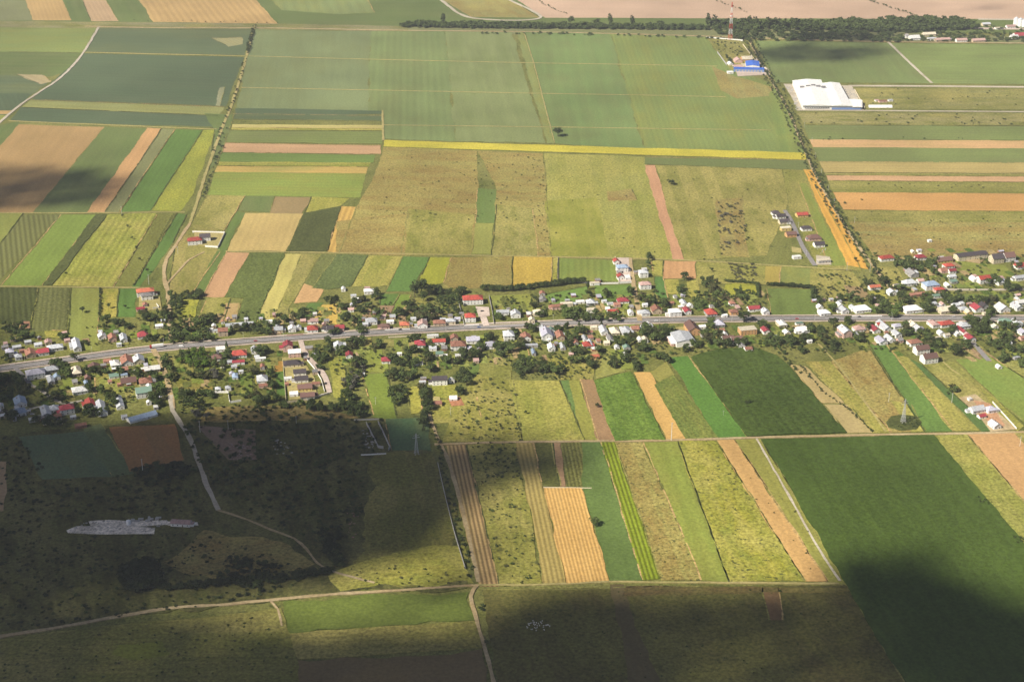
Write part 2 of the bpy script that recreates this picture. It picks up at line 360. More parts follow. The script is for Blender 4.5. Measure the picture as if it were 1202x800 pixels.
F('PK', [(757,194),(769,194),(803,305),(790,305)], A=(204,158,122)); F('OL', [(769,194),(918,196),(925,240),(900,300),(803,306)], A=(154,148,84), psize=30); F('OL', [(918,196),(946,199),(1012,318),(960,313),(925,240)], A=(138,146,80)); F('OB', [(840,235),(872,232),(880,302),(846,300)], A=(146,136,90), psize=20)
F('YE', [(451,164.5),(946,179.5),(946,187.5),(450,172)]); F('G2', [(757,185),(946,188),(950,200),(757,193)], A=(112,132,86))
F('PK', [(780,306),(817,307),(817,327),(779,327)], A=(194,152,108)); F('GY', [(780,328),(796,328),(796,345),(782,345)], A=(184,170,92)); F('GY', [(806,329),(820,329),(822,350),(808,349)], A=(176,166,88)); F('GY', [(764,306),(778,306),(778,324),(766,322)], A=(170,164,86))
F('OL', [(817,307),(1000,318),(1015,340),(960,336),(817,333)], A=(158,156,84), psize=35); F('OR', [(899,312),(917,312),(915,334),(899,333)], A=(172,156,82)); F('G3', [(917,312),(952,314),(950,336),(915,334)], A=(126,144,88)); F('OL', [(952,314),(1000,318),(1012,336),(1018,352),(975,350)], A=(160,154,88), psize=20)
F('GRN', [(900,339),(956,340),(962,372),(905,371)], A=(112,138,80)); F('GV', [(852,333),(890,333),(890,348),(850,348)], A=(158,166,74)); F('BR', [(990,335),(1012,337),(1022,350),(1000,352)], A=(170,146,110)); F('G3', [(1020,342),(1038,341),(1042,352),(1026,353)], A=(164,168,92))
F('ORB', [(943,199),(957,200),(1019,316),(993,311)], A=(222,172,84), rows=.12, period=9)
F('G3', [(938,215),(946,215),(994,312),(972,312)], A=(126,150,80))
# --- right of the tree-lined road
F('G2', [(885,48),(1045,51),(1093,98),(910,97)], A=(114,138,92)); F('G2', [(1045,51),(1290,53),(1290,100),(1093,98)], A=(124,150,96))
F('OL', [(1004,104),(1290,107),(1290,129),(1014,128)], A=(134,140,98)); F('OL', [(935,132),(1290,134),(1290,148),(944,147)], A=(154,148,100)); F('G2', [(944,147),(1290,149),(1290,165),(950,164)], A=(116,138,88)); F('TN', [(950,164),(1290,166),(1290,175),(954,173)], A=(206,168,122))
F('G2', [(954,173),(1290,175),(1290,192),(962,190)], A=(120,142,92)); F('TN', [(962,190),(1290,192),(1290,204),(968,203)], A=(182,164,106)); F('OL', [(968,203),(1290,204),(1290,208),(970,206)]); F('PK', [(970,206),(1290,208),(1290,215),(972,212)], A=(202,164,124)); F('OL', [(972,212),(1290,215),(1290,228),(978,226)], A=(142,146,88))
F('ORB', [(978,226),(1290,228),(1290,249),(990,246)], A=(206,160,100), streak=.3); F('OL', [(990,247),(1290,249),(1290,262),(996,260)], A=(138,142,84)); F('OB', [(996,260),(1290,262),(1290,300),(1030,297),(1010,280)], A=(152,146,92), d=((1000,265),(1200,266))); F('OB', [(1012,281),(1290,284),(1290,303),(1025,300)], A=(158,132,90), d=((1000,285),(1200,287)))
F('OL', [(1030,313),(1052,314),(1068,340),(1046,343)], A=(166,158,92)); F('GRN', [(1120,306),(1180,312),(1190,325),(1135,322)], A=(140,156,84)); F('GRN', [(1125,330),(1140,326),(1152,337),(1120,339)], A=(120,142,80)); F('GRN', [(1120,345),(1202,344),(1220,352),(1128,354)], A=(124,146,80))
# --- gardens north of the main road
F('GRN', [(640,346),(690,336),(690,352),(645,358)], A=(104,142,78)); F('GRN', [(698,335),(742,334),(743,348),(698,350)], A=(106,142,78)); F('G3', [(574,347),(622,345),(626,366),(588,368)], A=(142,156,84)); F('GRN', [(768,325),(778,325),(784,350),(768,350)], A=(88,134,76)); F('GRN', [(447,345),(470,345),(462,358),(446,358)], A=(100,140,76))
F('GV', [(470,346),(482,346),(471,372),(459,371)], A=(122,156,76)); F('BR', [(446,359),(463,359),(455,376),(446,376)], A=(166,138,110)); F('OL', [(487,350),(505,350),(506,366),(492,366)], A=(156,152,84)); F('GY', [(212,352),(234,352),(230,372),(212,372)], A=(170,170,62)); F('OL', [(243,350),(272,348),(262,376),(232,378)], A=(158,154,84))
F('TN', [(265,356),(282,356),(276,378),(262,376)], A=(178,150,106))
# --- gardens south of the main road
F('GRN', [(425,440),(454,438),(466,492),(440,492)], A=(122,148,72)); F('G3', [(457,398),(480,398),(496,421),(468,421)], A=(122,142,76)); F('GY', [(385,420),(403,420),(409,470),(392,466)], A=(152,160,80)); F('G3', [(425,411),(448,410),(452,438),(430,436)], A=(130,148,76)); F('GY', [(478,455),(491,453),(496,484),(482,486)], A=(166,168,84))
F('GRN', [(322,430),(333,430),(336,464),(325,464)], A=(92,132,70)); F('OR', [(322,424),(332,424),(332,436),(323,437)], A=(178,140,74)); F('GRN', [(282,436),(296,436),(296,460),(280,462)], A=(116,140,72)); F('OL', [(110,440),(140,436),(148,455),(112,458)], A=(130,134,66)); F('OL', [(205,445),(248,445),(250,460),(210,460)], A=(150,136,72))
F('GY', [(507,452),(535,452),(538,468),(508,466)], A=(158,164,82)); F('OL', [(504,470),(560,466),(566,495),(508,497)], A=(156,158,80)); F('OL', [(560,440),(603,446),(614,518),(520,518),(530,480)], A=(148,150,78), psize=18, specks=.9); F('GRN', [(540,428),(566,428),(562,440),(545,440)], A=(104,134,74)); F('OL', [(565,420),(600,425),(600,446),(560,440)], A=(144,144,78))
F('OL', [(640,418),(700,420),(696,446),(655,446)], A=(148,152,76), psize=16, specks=.9); F('G3', [(700,420),(722,418),(734,436),(700,445)], A=(148,156,96)); F('GV', [(712,412),(726,410),(748,432),(730,434)], A=(140,158,84)); F('G3', [(605,410),(620,410),(622,422),(606,424)], A=(130,144,80))
F('GY', [(597,446),(657,447),(687,518),(613,518)], A=(154,160,86)); F('G4', [(657,447),(668,446),(684,485),(676,490)], A=(102,138,82)); F('G3', [(668,447),(681,446),(703,518),(687,518),(676,488)], A=(148,156,84)); F('BR', [(681,445),(697,446),(724,518),(702,518)], A=(164,132,98))
F('CORN', [(697,447),(740,437),(781,517),(722,518)], A=(94,134,64), B=(124,158,78), tall=.8); F('OR', [(744,437),(763,437),(806,517),(782,517)], A=(208,170,104)); F('G3', [(763,437),(783,424),(792,440),(776,452)], A=(150,152,92)); F('DG', [(768,452),(790,440),(845,515),(806,517)], A=(106,134,74), B=(140,150,84))
F('G4', [(783,420),(808,418),(878,513),(845,515)], A=(90,142,72)); F('CORN', [(811,420),(845,410),(885,408),(912,418),(926,430),(994,508),(877,513)], A=(70,96,50), B=(84,110,58), tall=1.0)
F('TN', [(927,428),(945,430),(991,473),(965,473)], A=(188,168,118)); F('TN', [(966,475),(996,475),(1024,508),(994,508)], A=(186,168,118)); F('GY', [(945,425),(975,424),(1046,508),(1024,508),(992,473)], A=(176,162,92)); F('OB', [(975,424),(1010,412),(1022,412),(1086,506),(1046,508)], A=(176,150,94), psize=26)
F('GY', [(1060,490),(1045,470),(1070,475),(1088,506),(1070,507)], A=(166,162,86)); F('G4', [(1020,405),(1041,405),(1118,506),(1086,507)], A=(102,144,80)); F('GY', [(1041,407),(1065,420),(1151,505),(1118,506)], A=(164,156,88)); F('G2', [(1065,420),(1082,428),(1165,505),(1152,507)], A=(84,122,74))
F('OL', [(1083,428),(1122,424),(1180,480),(1150,470),(1140,480)], A=(158,158,88)); F('G3', [(1122,422),(1165,420),(1290,500),(1290,560),(1180,478)], A=(118,150,82)); F('OL', [(1165,420),(1290,440),(1290,500)], A=(160,160,96)); F('GY', [(1150,455),(1170,470),(1202,500),(1195,506),(1170,490)], A=(146,154,82))
# --- the row of strips below the field path
F('TN', [(524,523),(548,522),(586,688),(563,688)], A=(178,150,104), rows=.5, period=4.2); F('OL', [(549,522),(605,520),(637,686),(586,688)], A=(148,146,70), psize=16, specks=.8); F('TN', [(606,520),(626,520),(664,686),(638,686)], A=(172,154,92), rows=.3, period=4.5); F('DG', [(627,520),(647,520),(658,571),(637,571)], A=(96,104,60))
F('BR', [(648,520),(658,520),(664,571),(657,571)], A=(176,142,112)); F('DG', [(659,520),(683,519),(695,572),(666,572)], A=(118,124,74), rows=.35, period=4); F('ORB', [(638,573),(682,573),(715,682),(665,685)], A=(220,176,104), B=(226,186,116), rows=.3, period=3.5, wob=.35, tall=.3); F('GRN', [(683,519),(705,519),(755,682),(716,682),(684,573)], A=(98,130,76))
F('GV', [(705,519),(722,519),(775,679),(755,681)], A=(128,152,52), rows=.45, period=4.2); F('OB', [(722,519),(755,519),(823,681),(776,681)], A=(156,146,84), psize=14, specks=.9, ssize=4); F('G3', [(755,519),(795,518),(856,683),(823,681)], A=(132,152,78)); F('GY', [(795,518),(839,517),(945,682),(856,683)], A=(158,160,68), specks=.9, ssize=6, psize=18)
F('OR', [(840,517),(862,516),(971,682),(945,682)], A=(204,166,108)); F('G3', [(862,516),(893,515),(1002,690),(972,682)], A=(148,154,88)); F('CORN', [(893,516),(1096,511),(1290,745),(1290,900),(1120,900)], A=(74,102,52), B=(84,114,58), psize=45, fine=.5, tall=.6); F('GY', [(1096,511),(1135,510),(1290,690),(1290,745)], A=(156,156,84))
F('OR', [(1135,510),(1190,508),(1290,620),(1290,692)], A=(204,164,114)); F('OL', [(1190,508),(1290,506),(1290,620)], A=(152,156,90))
# --- the near ground
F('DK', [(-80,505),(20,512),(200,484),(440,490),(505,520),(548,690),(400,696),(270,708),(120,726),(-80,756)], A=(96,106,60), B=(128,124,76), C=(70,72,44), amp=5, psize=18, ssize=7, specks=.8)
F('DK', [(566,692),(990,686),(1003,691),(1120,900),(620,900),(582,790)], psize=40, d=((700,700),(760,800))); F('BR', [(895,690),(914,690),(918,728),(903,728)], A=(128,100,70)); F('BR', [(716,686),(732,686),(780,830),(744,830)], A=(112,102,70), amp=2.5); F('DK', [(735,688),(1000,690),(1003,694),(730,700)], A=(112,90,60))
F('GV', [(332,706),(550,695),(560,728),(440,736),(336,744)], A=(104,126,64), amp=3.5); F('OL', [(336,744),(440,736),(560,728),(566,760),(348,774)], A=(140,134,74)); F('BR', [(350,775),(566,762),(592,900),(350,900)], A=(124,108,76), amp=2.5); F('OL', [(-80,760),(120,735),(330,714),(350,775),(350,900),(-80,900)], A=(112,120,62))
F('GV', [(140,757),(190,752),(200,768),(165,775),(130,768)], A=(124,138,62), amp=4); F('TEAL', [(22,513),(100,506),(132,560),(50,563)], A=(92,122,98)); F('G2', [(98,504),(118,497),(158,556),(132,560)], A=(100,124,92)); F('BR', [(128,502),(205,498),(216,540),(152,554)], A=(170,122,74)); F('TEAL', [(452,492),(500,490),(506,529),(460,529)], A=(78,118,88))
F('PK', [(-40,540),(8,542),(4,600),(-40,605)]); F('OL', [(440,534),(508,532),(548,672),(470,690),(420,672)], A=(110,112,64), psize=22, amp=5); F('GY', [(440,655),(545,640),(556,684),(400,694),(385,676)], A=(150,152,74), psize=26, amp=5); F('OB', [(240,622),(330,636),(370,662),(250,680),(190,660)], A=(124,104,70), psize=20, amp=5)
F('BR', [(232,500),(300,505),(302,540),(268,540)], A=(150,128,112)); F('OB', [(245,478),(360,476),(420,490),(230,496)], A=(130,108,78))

# narrow balks of uncut or trampled grass between the fields
for nm, mt, sel in (('grass_balk', 'OL', 0), ('grass_balk', 'DG', 1), ('grass_balk', 'TN', 2)):
    v = []; f = []
    for j, (a, b) in enumerate(VERGES):
        if j % 3 != sel: continue
        L = (b-a).length; n = max(2, min(70, int(L/9))); t = (b-a)/max(L, .1); nn = Vector((-t.y, t.x, 0)); w0 = 0; k0 = len(v)
        for k in range(n+1):
            w0 = w0*.7 + rnd.uniform(-.7, .7); hw = rnd.uniform(.25, 1.0); q = a + t*(L*k/n) + nn*w0
            v += [(q.x+nn.x*hw, q.y+nn.y*hw, .675), (q.x-nn.x*hw, q.y-nn.y*hw, .675)]
            if k and rnd.random() > .1: m0 = k0+2*k; f.append((m0-2, m0-1, m0+1, m0))
    o = struct(nm, mesh_from(nm, v, f), cropmat(mt, (0, 1), fine=.9))

# --- ribbons: roads, lanes and tracks
def ribbon_mesh(px, w, z, off=0.0, jit=.25, step=12.0, wfun=None):
    pts = [P(*q) for q in px]
    # Catmull-Rom through the points
    q = []
    ext = [pts[0]*2 - pts[1]] + pts + [pts[-1]*2 - pts[-2]]
    for i in range(1, len(ext)-2):
        a, b, c, d = ext[i-1:i+3]; n = max(2, int((c-b).length/step))
        for k in range(n):
            t = k/n
            q.append(.5*((2*b) + (c-a)*t + (2*a-5*b+4*c-d)*t*t + (3*b-a-3*c+d)*t**3))
    q.append(pts[-1])
    v = []; f = []
    for i, p in enumerate(q):
        t = (q[min(i+1, len(q)-1)] - q[max(i-1, 0)]).normalized(); nn = Vector((-t.y, t.x, 0))
        ww = w/2
        l = p + nn*(off + ww + rnd.uniform(-jit, jit)); r = p + nn*(off - ww + rnd.uniform(-jit, jit))
        v += [(l.x, l.y, z), (r.x, r.y, z), (l.x, l.y, -.3), (r.x, r.y, -.3)]
        if i:
            k = 4*i
            f += [(k-4, k-3, k+1, k), (k-4, k, k+2, k-2), (k-3, k-1, k+3, k+1)]
    return mesh_from('ribbon', v, f), q
DIRT = crop('dirt', alb((192,170,130)), alb((206,188,152)), alb((160,138,96)), (1, 0), streak=.4, width=5, patch=.6, psize=30, fine=.4)
GRAV = crop('gravel', alb((200,190,172)), alb((214,206,190)), alb((168,156,134)), (1, 0), streak=.4, width=5, patch=.6, psize=30, fine=.3)
PATH = crop('worn_grass', alb((180,168,112)), alb((192,176,122)), alb((148,146,88)), (1, 0), streak=.4, width=5, patch=.6, psize=25, fine=.4)
TAR = crop('asphalt', alb((150,146,146)), alb((162,158,157)), alb((138,134,134)), (1, 0), streak=.4, width=3, patch=.5, psize=30, fine=.2)
PAVE = crop('paving', alb((214,196,184)), alb((224,208,196)), alb((188,170,158)), (1, 0), streak=.4, width=4, patch=.5, psize=25, fine=.3)
WHITE = NT('road_paint').diffuse((.6, .6, .58))
VERGE = crop('ditch_grass', (.05,.055,.03), (.07,.065,.04), (.035,.04,.02), (1, 0), patch=.6, psize=20)
ROADZ = [.70]
def road(name, px, w, mat, off=0.0, jit=.3, dz=.004):
    ROADZ[0] += dz
    me, q = ribbon_mesh(px, w, ROADZ[0], off, jit)
    return struct(name, me, mat), q
MAIN = [(-60,441),(-20,436),(0,433),(60,425),(130,415.5),(200,407.5),(300,400),(400,393),(480,388),(600,382),(720,377.5),(850,374.5),(1000,373.5),(1100,373.5),(1202,374),(1300,375)]
road('sidewalk', MAIN, 3.6, PAVE, 8.8, .5); road('sidewalk', MAIN, 2.4, PAVE, -8.6, .5); road('ditch', MAIN, 2.4, VERGE, 6.0, .3); road('ditch', MAIN, 1.6, VERGE, -6.2, .3)
mr, MQ = road('main_road', MAIN, 9.6, TAR, 0, .05)
MZ = ROADZ[0]
for off in (4.4, -4.4): road('edge_line', MAIN, .2, WHITE, off, .02)
v = []; f = []; acc = 0; zc = ROADZ[0] + .004
for i in range(len(MQ)-1):
    a, b = MQ[i], MQ[i+1]; t = (b-a).normalized(); nn = Vector((-t.y, t.x, 0))*.09; b2 = a + t*min(7.0, (b-a).length*.6)
    n = len(v); v += [(*(a+nn).xy, zc), (*(a-nn).xy, zc), (*(b2-nn).xy, zc), (*(b2+nn).xy, zc)]; f.append((n, n+1, n+2, n+3))
struct('centre_line', mesh_from('centre_line', v, f), WHITE)
ROADB = [(299,30),(291,60),(282,92),(270,128),(260,152),(250,180),(241,205),(233,232),(223,262),(208,285),(194,308),(193,325),(197,345),(199,370),(200,400)]
ROADC = [(878,44),(893,75),(911,104),(926,132),(941,168),(957,205),(978,243),(1000,278),(1024,311),(1046,340)]
road('dirt_road', [(116,32),(98,62),(80,83),(64,97),(45,109),(22,125),(-10,152)], 5, GRAV, 0, .8)
road('dirt_road', ROADB[:9], 5, PATH, 0, .8); road('dirt_road', ROADB[8:], 5, DIRT, 0, .8)
road('dirt_road', [(194,335),(210,318),(222,305),(240,296)], 3, DIRT, 0, .6)
road('country_road', ROADC, 4, DIRT)
road('field_path', [(100,31),(200,33),(300,33),(480,36),(640,38),(840,43),(1000,48.5),(1202,51),(1290,52)], 4, DIRT, 0, 1)
for px, w in (([(290,66),(440,70),(620,74),(740,76),(842,78)], 3), ([(283,103),(436,106),(640,110),(760,112),(852,114)], 3), ([(450,147),(620,149),(760,151),(905,153)], 2.5), ([(98,61.5),(180,63.5),(288,66)], 4), ([(10,142),(130,147),(255,152)], 2.5),
             ([(-20,250),(100,250),(217,249)], 3), ([(-20,336),(80,337),(180,338)], 3), ([(265,295),(400,297),(560,300),(660,302),(790,305),(900,311),(1000,317)], 3.5), ([(615,38),(628,80),(651,168)], 2.4), ([(449,130),(450,165)], 5)):
    road('field_path', px, w*.72, PATH, 0, .5)
road('field_path', [(517,0),(553,21),(634,21.5),(594,-2)], 7, GRAV, 0, 1)
road('service_road', [(996,101),(1100,101.5),(1202,102.5),(1290,103)], 9, GRAV); road('service_road', [(935,129.5),(1070,130.5),(1202,131.5),(1290,132)], 5, GRAV)
road('field_path', [(1043,50),(1070,76),(1094,98)], 5, GRAV); road('service_road', [(1130,33.5),(1290,35)], 14, PAVE); road('service_road', [(1148,23),(1290,24)], 10, GRAV)
road('service_road', [(868,50),(880,66),(888,76)], 5, GRAV)
road('village_lane', [(921,247),(930,262),(941,287),(950,302),(957,312)], 6, TAR); road('village_lane', [(739,303),(743,330),(748,357),(751,377)], 6, DIRT, 0, .5)
road('village_lane', [(353,400),(357,412),(366,424),(378,437),(384,449),(387,461)], 6, PAVE, 0, .3); road('village_lane', [(387,461),(374,465),(360,469)], 4, PAVE)
road('village_lane', [(180,410),(190,428),(196,445),(200,462),(203,480)], 6, DIRT, 0, .5); road('village_lane', [(1142,402),(1152,414),(1161,424)], 6, TAR); road('village_lane', [(1108,340),(1150,340.5),(1202,340),(1290,341)], 5, GRAV)
road('dirt_track', [(200,464),(203,482),(214,500),(226,522),(234,545),(244,572),(256,599)], 5, GRAV, 0, .8); road('dirt_track', [(256,599),(290,610),(318,622),(345,632),(360,645),(372,660),(388,670),(412,677),(440,684)], 2.6, DIRT, 0, .6)
road('dirt_track', [(-20,750),(0,747),(60,738),(120,727),(200,714),(270,709),(330,703),(400,697),(480,692),(556,687)], 4, DIRT, 0, .7); road('field_path', [(556,687),(640,686),(715,683),(850,684),(985,685)], 2.6, PATH, 0, .6)
road('dirt_track', [(497,465),(503,485),(512,510),(522,530),(532,560),(543,600),(552,640),(562,683)], 3.4, DIRT, 0, .6); road('dirt_track', [(560,686),(553,700),(560,730),(570,765),(584,815)], 3.5, DIRT, 0, .6)
road('field_path', [(510,522),(600,519),(700,518),(800,516.5),(880,514),(1000,511),(1130,509),(1210,507),(1290,506)], 4, DIRT, 0, .5); road('field_path', [(888,515),(905,545),(925,580),(950,625),(972,662),(986,682)], 2.2, GRAV, 0, .4); road('field_path', [(960,403),(985,430),(1010,465),(1040,507)], 2.0, PATH, 0, .4)
road('dirt_track', [(418,414),(424,425),(430,433)], 3, DIRT); road('village_lane', [(36,452),(48,458),(60,467),(72,473),(84,473),(98,470)], 4, GRAV); road('village_lane', [(6,484),(30,481),(50,477)], 3, GRAV); road('village_lane', [(14,428),(28,442),(36,452)], 5, TAR); road('driveway', [(567,372),(571,383)], 8, PAVE)
road('dirt_track', [(1107,425),(1116,433),(1126,440)], 2, PATH); road('field_path', [(318,706),(326,715),(331,735)], 2, DIRT)
# yards
def yard(px, mat): ROADZ[0] += .004; return sheet('yard', px, mat, top=ROADZ[0], amp=.3)
yard([(558,360),(574,361),(575,371),(562,372)], PAVE); yard([(228,272),(264,274),(256,291),(228,287)], PATH); yard([(1126,467),(1145,463),(1166,480),(1193,504),(1163,507),(1150,490)], DIRT)
yard([(1142,470),(1162,474),(1180,500),(1166,505)], crop('clay', alb((196,150,116)), alb((206,164,130)), alb((170,128,98)), patch=.6)); yard([(920,99),(1000,101),(1014,130),(938,130)], GRAV); yard([(860,70),(888,69),(904,88),(866,90)], PAVE)
yard([(829,44),(868,47),(888,72),(868,84),(858,82)], cropmat('OL', (0,1))); yard([(1130,301),(1155,305),(1150,310),(1132,306)], DIRT); yard([(163,349),(188,349),(190,364),(163,364)], PATH); yard([(724,303),(738,303),(741,332),(726,331)], PAVE)
yard([(929,290),(940,292),(941,297),(930,296)], PATH); yard([(958,300),(974,302),(976,311),(958,311)], GRAV); SLAB = crop('old_concrete', (.80,.73,.63), (.64,.58,.50), (.40,.36,.30), (1, 0), streak=.9, width=3, patch=.9, psize=14, fine=.9, speck=(.05,.055,.03), specks=.7, ssize=5)
for q in ([(104,612),(128,610.5),(150,612),(196,611),(200,616),(150,619),(106,617)], [(78,623),(90,618),(150,618),(182,620),(181,627),(120,627.5),(80,626)], [(196,612.5),(232,613.5),(233,617),(214,618),(197,617)], [(92,620),(130,619.5),(170,621),(150,624),(95,623)]): yard(q, SLAB)
yard([(508,466),(516,466),(518,474),(509,476)], PATH); yard([(526,468),(540,466),(545,476),(530,477)], crop('brick_yard', alb((178,124,92)), alb((190,138,104)), alb((150,104,78)), patch=.6))
yard([(331,420),(354,420),(370,445),(372,466),(340,470)], PATH); yard([(793,385),(802,384),(806,393),(796,394)], PATH); yard([(1058,487),(1076,489),(1082,496),(1076,504),(1058,506),(1043,502),(1040,496),(1046,489)], cropmat('DG', (1,0))); yard([(873,470),(884,470),(887,475),(881,479),(873,479),(871,474)], cropmat('DG', (1,0)))

# --- garden ground of the village: small plots of many covers under the houses and trees
def slope(x):
    xs = [0,150,300,500,760,1100,1202]; ys = [1.0,.8,.45,.22,.4,.72,.8]
    return float(np.interp(x, xs, ys))
def frame_at(x, y):
    "angle about z of the local strip direction"
    dep = math.atan2(y - YH, FPX); return math.atan(slope(x)*math.sin(dep))
GM = [cropmat(k, (0, 1), fine=.8, **kw) for k, kw in (('G3', {}), ('GRN', {}), ('OL', {}), ('TN', dict(A=(176,154,112))), ('GV', dict(A=(134,154,80))), ('DG', dict(A=(110,122,72))), ('BR', dict(A=(166,140,108))))]
bands = [((0,455),(0,490),150,492), ((0,444),(0,475),120,480)]
def plots(name, x0, x1, ytop, ybot, n):
    mb = MB()
    for i in range(n):
        x = rnd.uniform(x0, x1); y = rnd.uniform(ytop(x), ybot(x)); a = frame_at(x, y); c = P(x, y)
        w, d = rnd.uniform(5, 12), rnd.uniform(10, 30); u = Vector((math.cos(a), math.sin(a), 0))*w/2; q = Vector((-math.sin(a), math.cos(a), 0))*d/2
        z = .66 + .0003*i
        mb.face([tuple((c+s*u+t*q).xy)+(z,) for s, t in ((-1,-1),(1,-1),(1,1),(-1,1))], rnd.choices(range(7), (5,5,4,2,3,3,1))[0])
    o = mb.build(name, GM); o['kind'] = 'structure'
yr = lambda x: float(np.interp(x, [q[0] for q in MAIN], [q[1] for q in MAIN]))
plots('garden_ground', 0, 330, lambda x: yr(x)+12, lambda x: yr(x)+60, 110); plots('garden_ground', 400, 780, lambda x: yr(x)+10, lambda x: yr(x)+45, 130); plots('garden_ground', 780, 1202, lambda x: yr(x)+10, lambda x: yr(x)+32+18*(x > 1030), 130)
plots('garden_ground', 100, 560, lambda x: yr(x)-32, lambda x: yr(x)-10, 90); plots('garden_ground', 580, 900, lambda x: yr(x)-30, lambda x: yr(x)-9, 80); plots('garden_ground', 960, 1202, lambda x: yr(x)-60*(x > 1060)-20, lambda x: yr(x)-9, 90)

# ---------------------------------------------------------------- clouds (high above the camera) whose shadows lie on the fields, and the hazy air
def poly_sd(px, py, pts):
    d = np.full(px.shape, 1e9); inside = np.zeros(px.shape, bool); n = len(pts)
    for i in range(n):
        ax, ay = pts[i]; bx, by = pts[(i+1) % n]
        ex, ey = bx-ax, by-ay; t = np.clip(((px-ax)*ex + (py-ay)*ey)/(ex*ex+ey*ey+1e-9), 0, 1)
        d = np.minimum(d, np.hypot(px-ax-t*ex, (py-ay-t*ey)*1.0))
        c = ((ay > py) != (by > py)) & (px < (bx-ax)*(py-ay)/(by-ay+1e-12)+ax); inside ^= c
    return np.where(inside, d, -d)
SHADE = [  # outline in photograph pixels of where the shade lies on the ground, depth of shade, softness in pixels
    ([(-400,500),(200,500),(500,520),(548,560),(548,640),(400,650),(380,664),(300,680),(-400,715)], .996, 16),
    ([(-400,475),(20,468),(70,484),(130,496),(200,482),(300,478),(400,480),(470,490),(505,500),(520,512),(600,518),(660,520),(690,535),(650,560),(590,566),(556,572),(548,600),(540,625),(470,632),(560,640),(560,694),(300,694),(200,700),(-400,720)], .97, 12),
    ([(-400,700),(200,705),(330,735),(560,735),(600,700),(700,696),(800,690),(990,694),(1000,668),(1100,666),(1160,700),(1230,742),(1700,742),(1700,1100),(-400,1100)], .985, 13),
    ([(950,668),(985,648),(1060,645),(1130,668),(1190,702),(1260,735),(1700,742),(1700,1000),(1040,900)], .98, 24),
    ([(1010,680),(1130,700),(1300,730),(1300,900),(1060,900)], .97, 12), ([(560,500),(680,505),(690,545),(600,590),(560,600)], .6, 16),
    ([(-100,430),(34,440),(34,480),(-100,480)], .95, 10), ([(-200,376),(16,380),(14,432),(-200,432)], .7, 12),
    ([(-300,196),(70,194),(130,200),(165,212),(140,238),(70,246),(-300,246)], .82, 10), ([(870,57),(930,50),(1030,54),(1052,62),(1000,72),(900,76)], .8, 5), ([(930,38),(1030,40),(1040,49),(940,50)], .8, 3), ([(1135,8),(1175,7),(1180,13),(1140,14)], .55, 3),
    ([(-100,415),(38,428),(72,456),(105,482),(170,500),(-100,506)], .85, 12),
]
LIT = [([(330,700),(470,693),(556,696),(560,722),(440,732),(340,735)], .5, 10), ([(790,705),(985,700),(1040,760),(1060,860),(900,860),(800,790)], .12, 22), ([(400,662),(548,650),(556,684),(470,692),(400,692)], .6, 9),
       ([(100,735),(330,730),(340,790),(100,800)], .12, 20)]
gx, gy = np.meshgrid(np.arange(-400, 1700, 10.0)+5, np.arange(0, 1100, 4.0)+2)
D = np.zeros(gx.shape)
for pts, dn, ft in SHADE:
    s = np.clip((poly_sd(gx, gy, pts)+ft*.7)/(1.7*ft), 0, 1); D = np.maximum(D, dn*s*s*(3-2*s))
for pts, dn, ft in LIT:
    s = np.clip((poly_sd(gx, gy, pts)+ft)/(2*ft), 0, 1); D *= 1 - dn*s*s*(3-2*s)
rng = np.random.default_rng(11)
RP = 15.0; CLZ = 3600.0
v = []; f = []
bm = bmesh.new(); bmesh.ops.create_icosphere(bm, subdivisions=1, radius=1); bm.verts.ensure_lookup_table()
iv = np.array([q.co[:] for q in bm.verts]); jf = [[q.index for q in fc.verts] for fc in bm.faces]; bm.free()
lam = -np.log(1-np.clip(D*1.015, 0, .996))
dep = np.arctan2(gy-YH, FPX); mpp = H/((gy-YH)*CP); area = (10*mpp)*(4*mpp/np.sin(dep))
mean = lam*area*math.sin(SUN_EL)/(math.pi*RP*RP*.92)
cum = np.floor(np.cumsum(mean, axis=1) + rng.random((mean.shape[0], 1))); cnt = np.diff(cum, axis=1, prepend=np.floor(cum[:, :1])).astype(int)
ys, xs = np.nonzero(cnt)
for j, i in zip(ys, xs):
    for k in range(cnt[j, i]):
        g = P(gx[j, i] + rng.uniform(-5, 5), gy[j, i] + rng.uniform(-2, 2))
        zz = CLZ + rng.uniform(0, 260)
        c = g + SUN*(zz/SUN.z); r = RP*rng.uniform(.75, 1.25); n = len(v)
        v += [(c.x+a[0]*r, c.y+a[1]*r, c.z+a[2]*r*.8) for a in iv]; f += [tuple(n+q for q in t) for t in jf]
print('cloud puffs', len(v)//len(iv))
struct('cloud', mesh_from('cloud', v, f, smooth=True), NT('cloud_white').diffuse((.85, .85, .86)), 'stuff')
if HAZE:
    mb = MB(); mb.box(-4200, 4200, -900, 5200, -1.5, H+60)
    hm = NT('haze'); pv = hm.n('VolumePrincipled'); pv.inputs['Color'].default_value = (.86, .90, .97, 1); pv.inputs['Density'].default_value = HAZE; pv.inputs['Anisotropy'].default_value = .2
    hm.l(pv.outputs[0], hm.out.inputs[1])
    struct('haze', mb.mesh('haze'), hm.m, 'stuff')

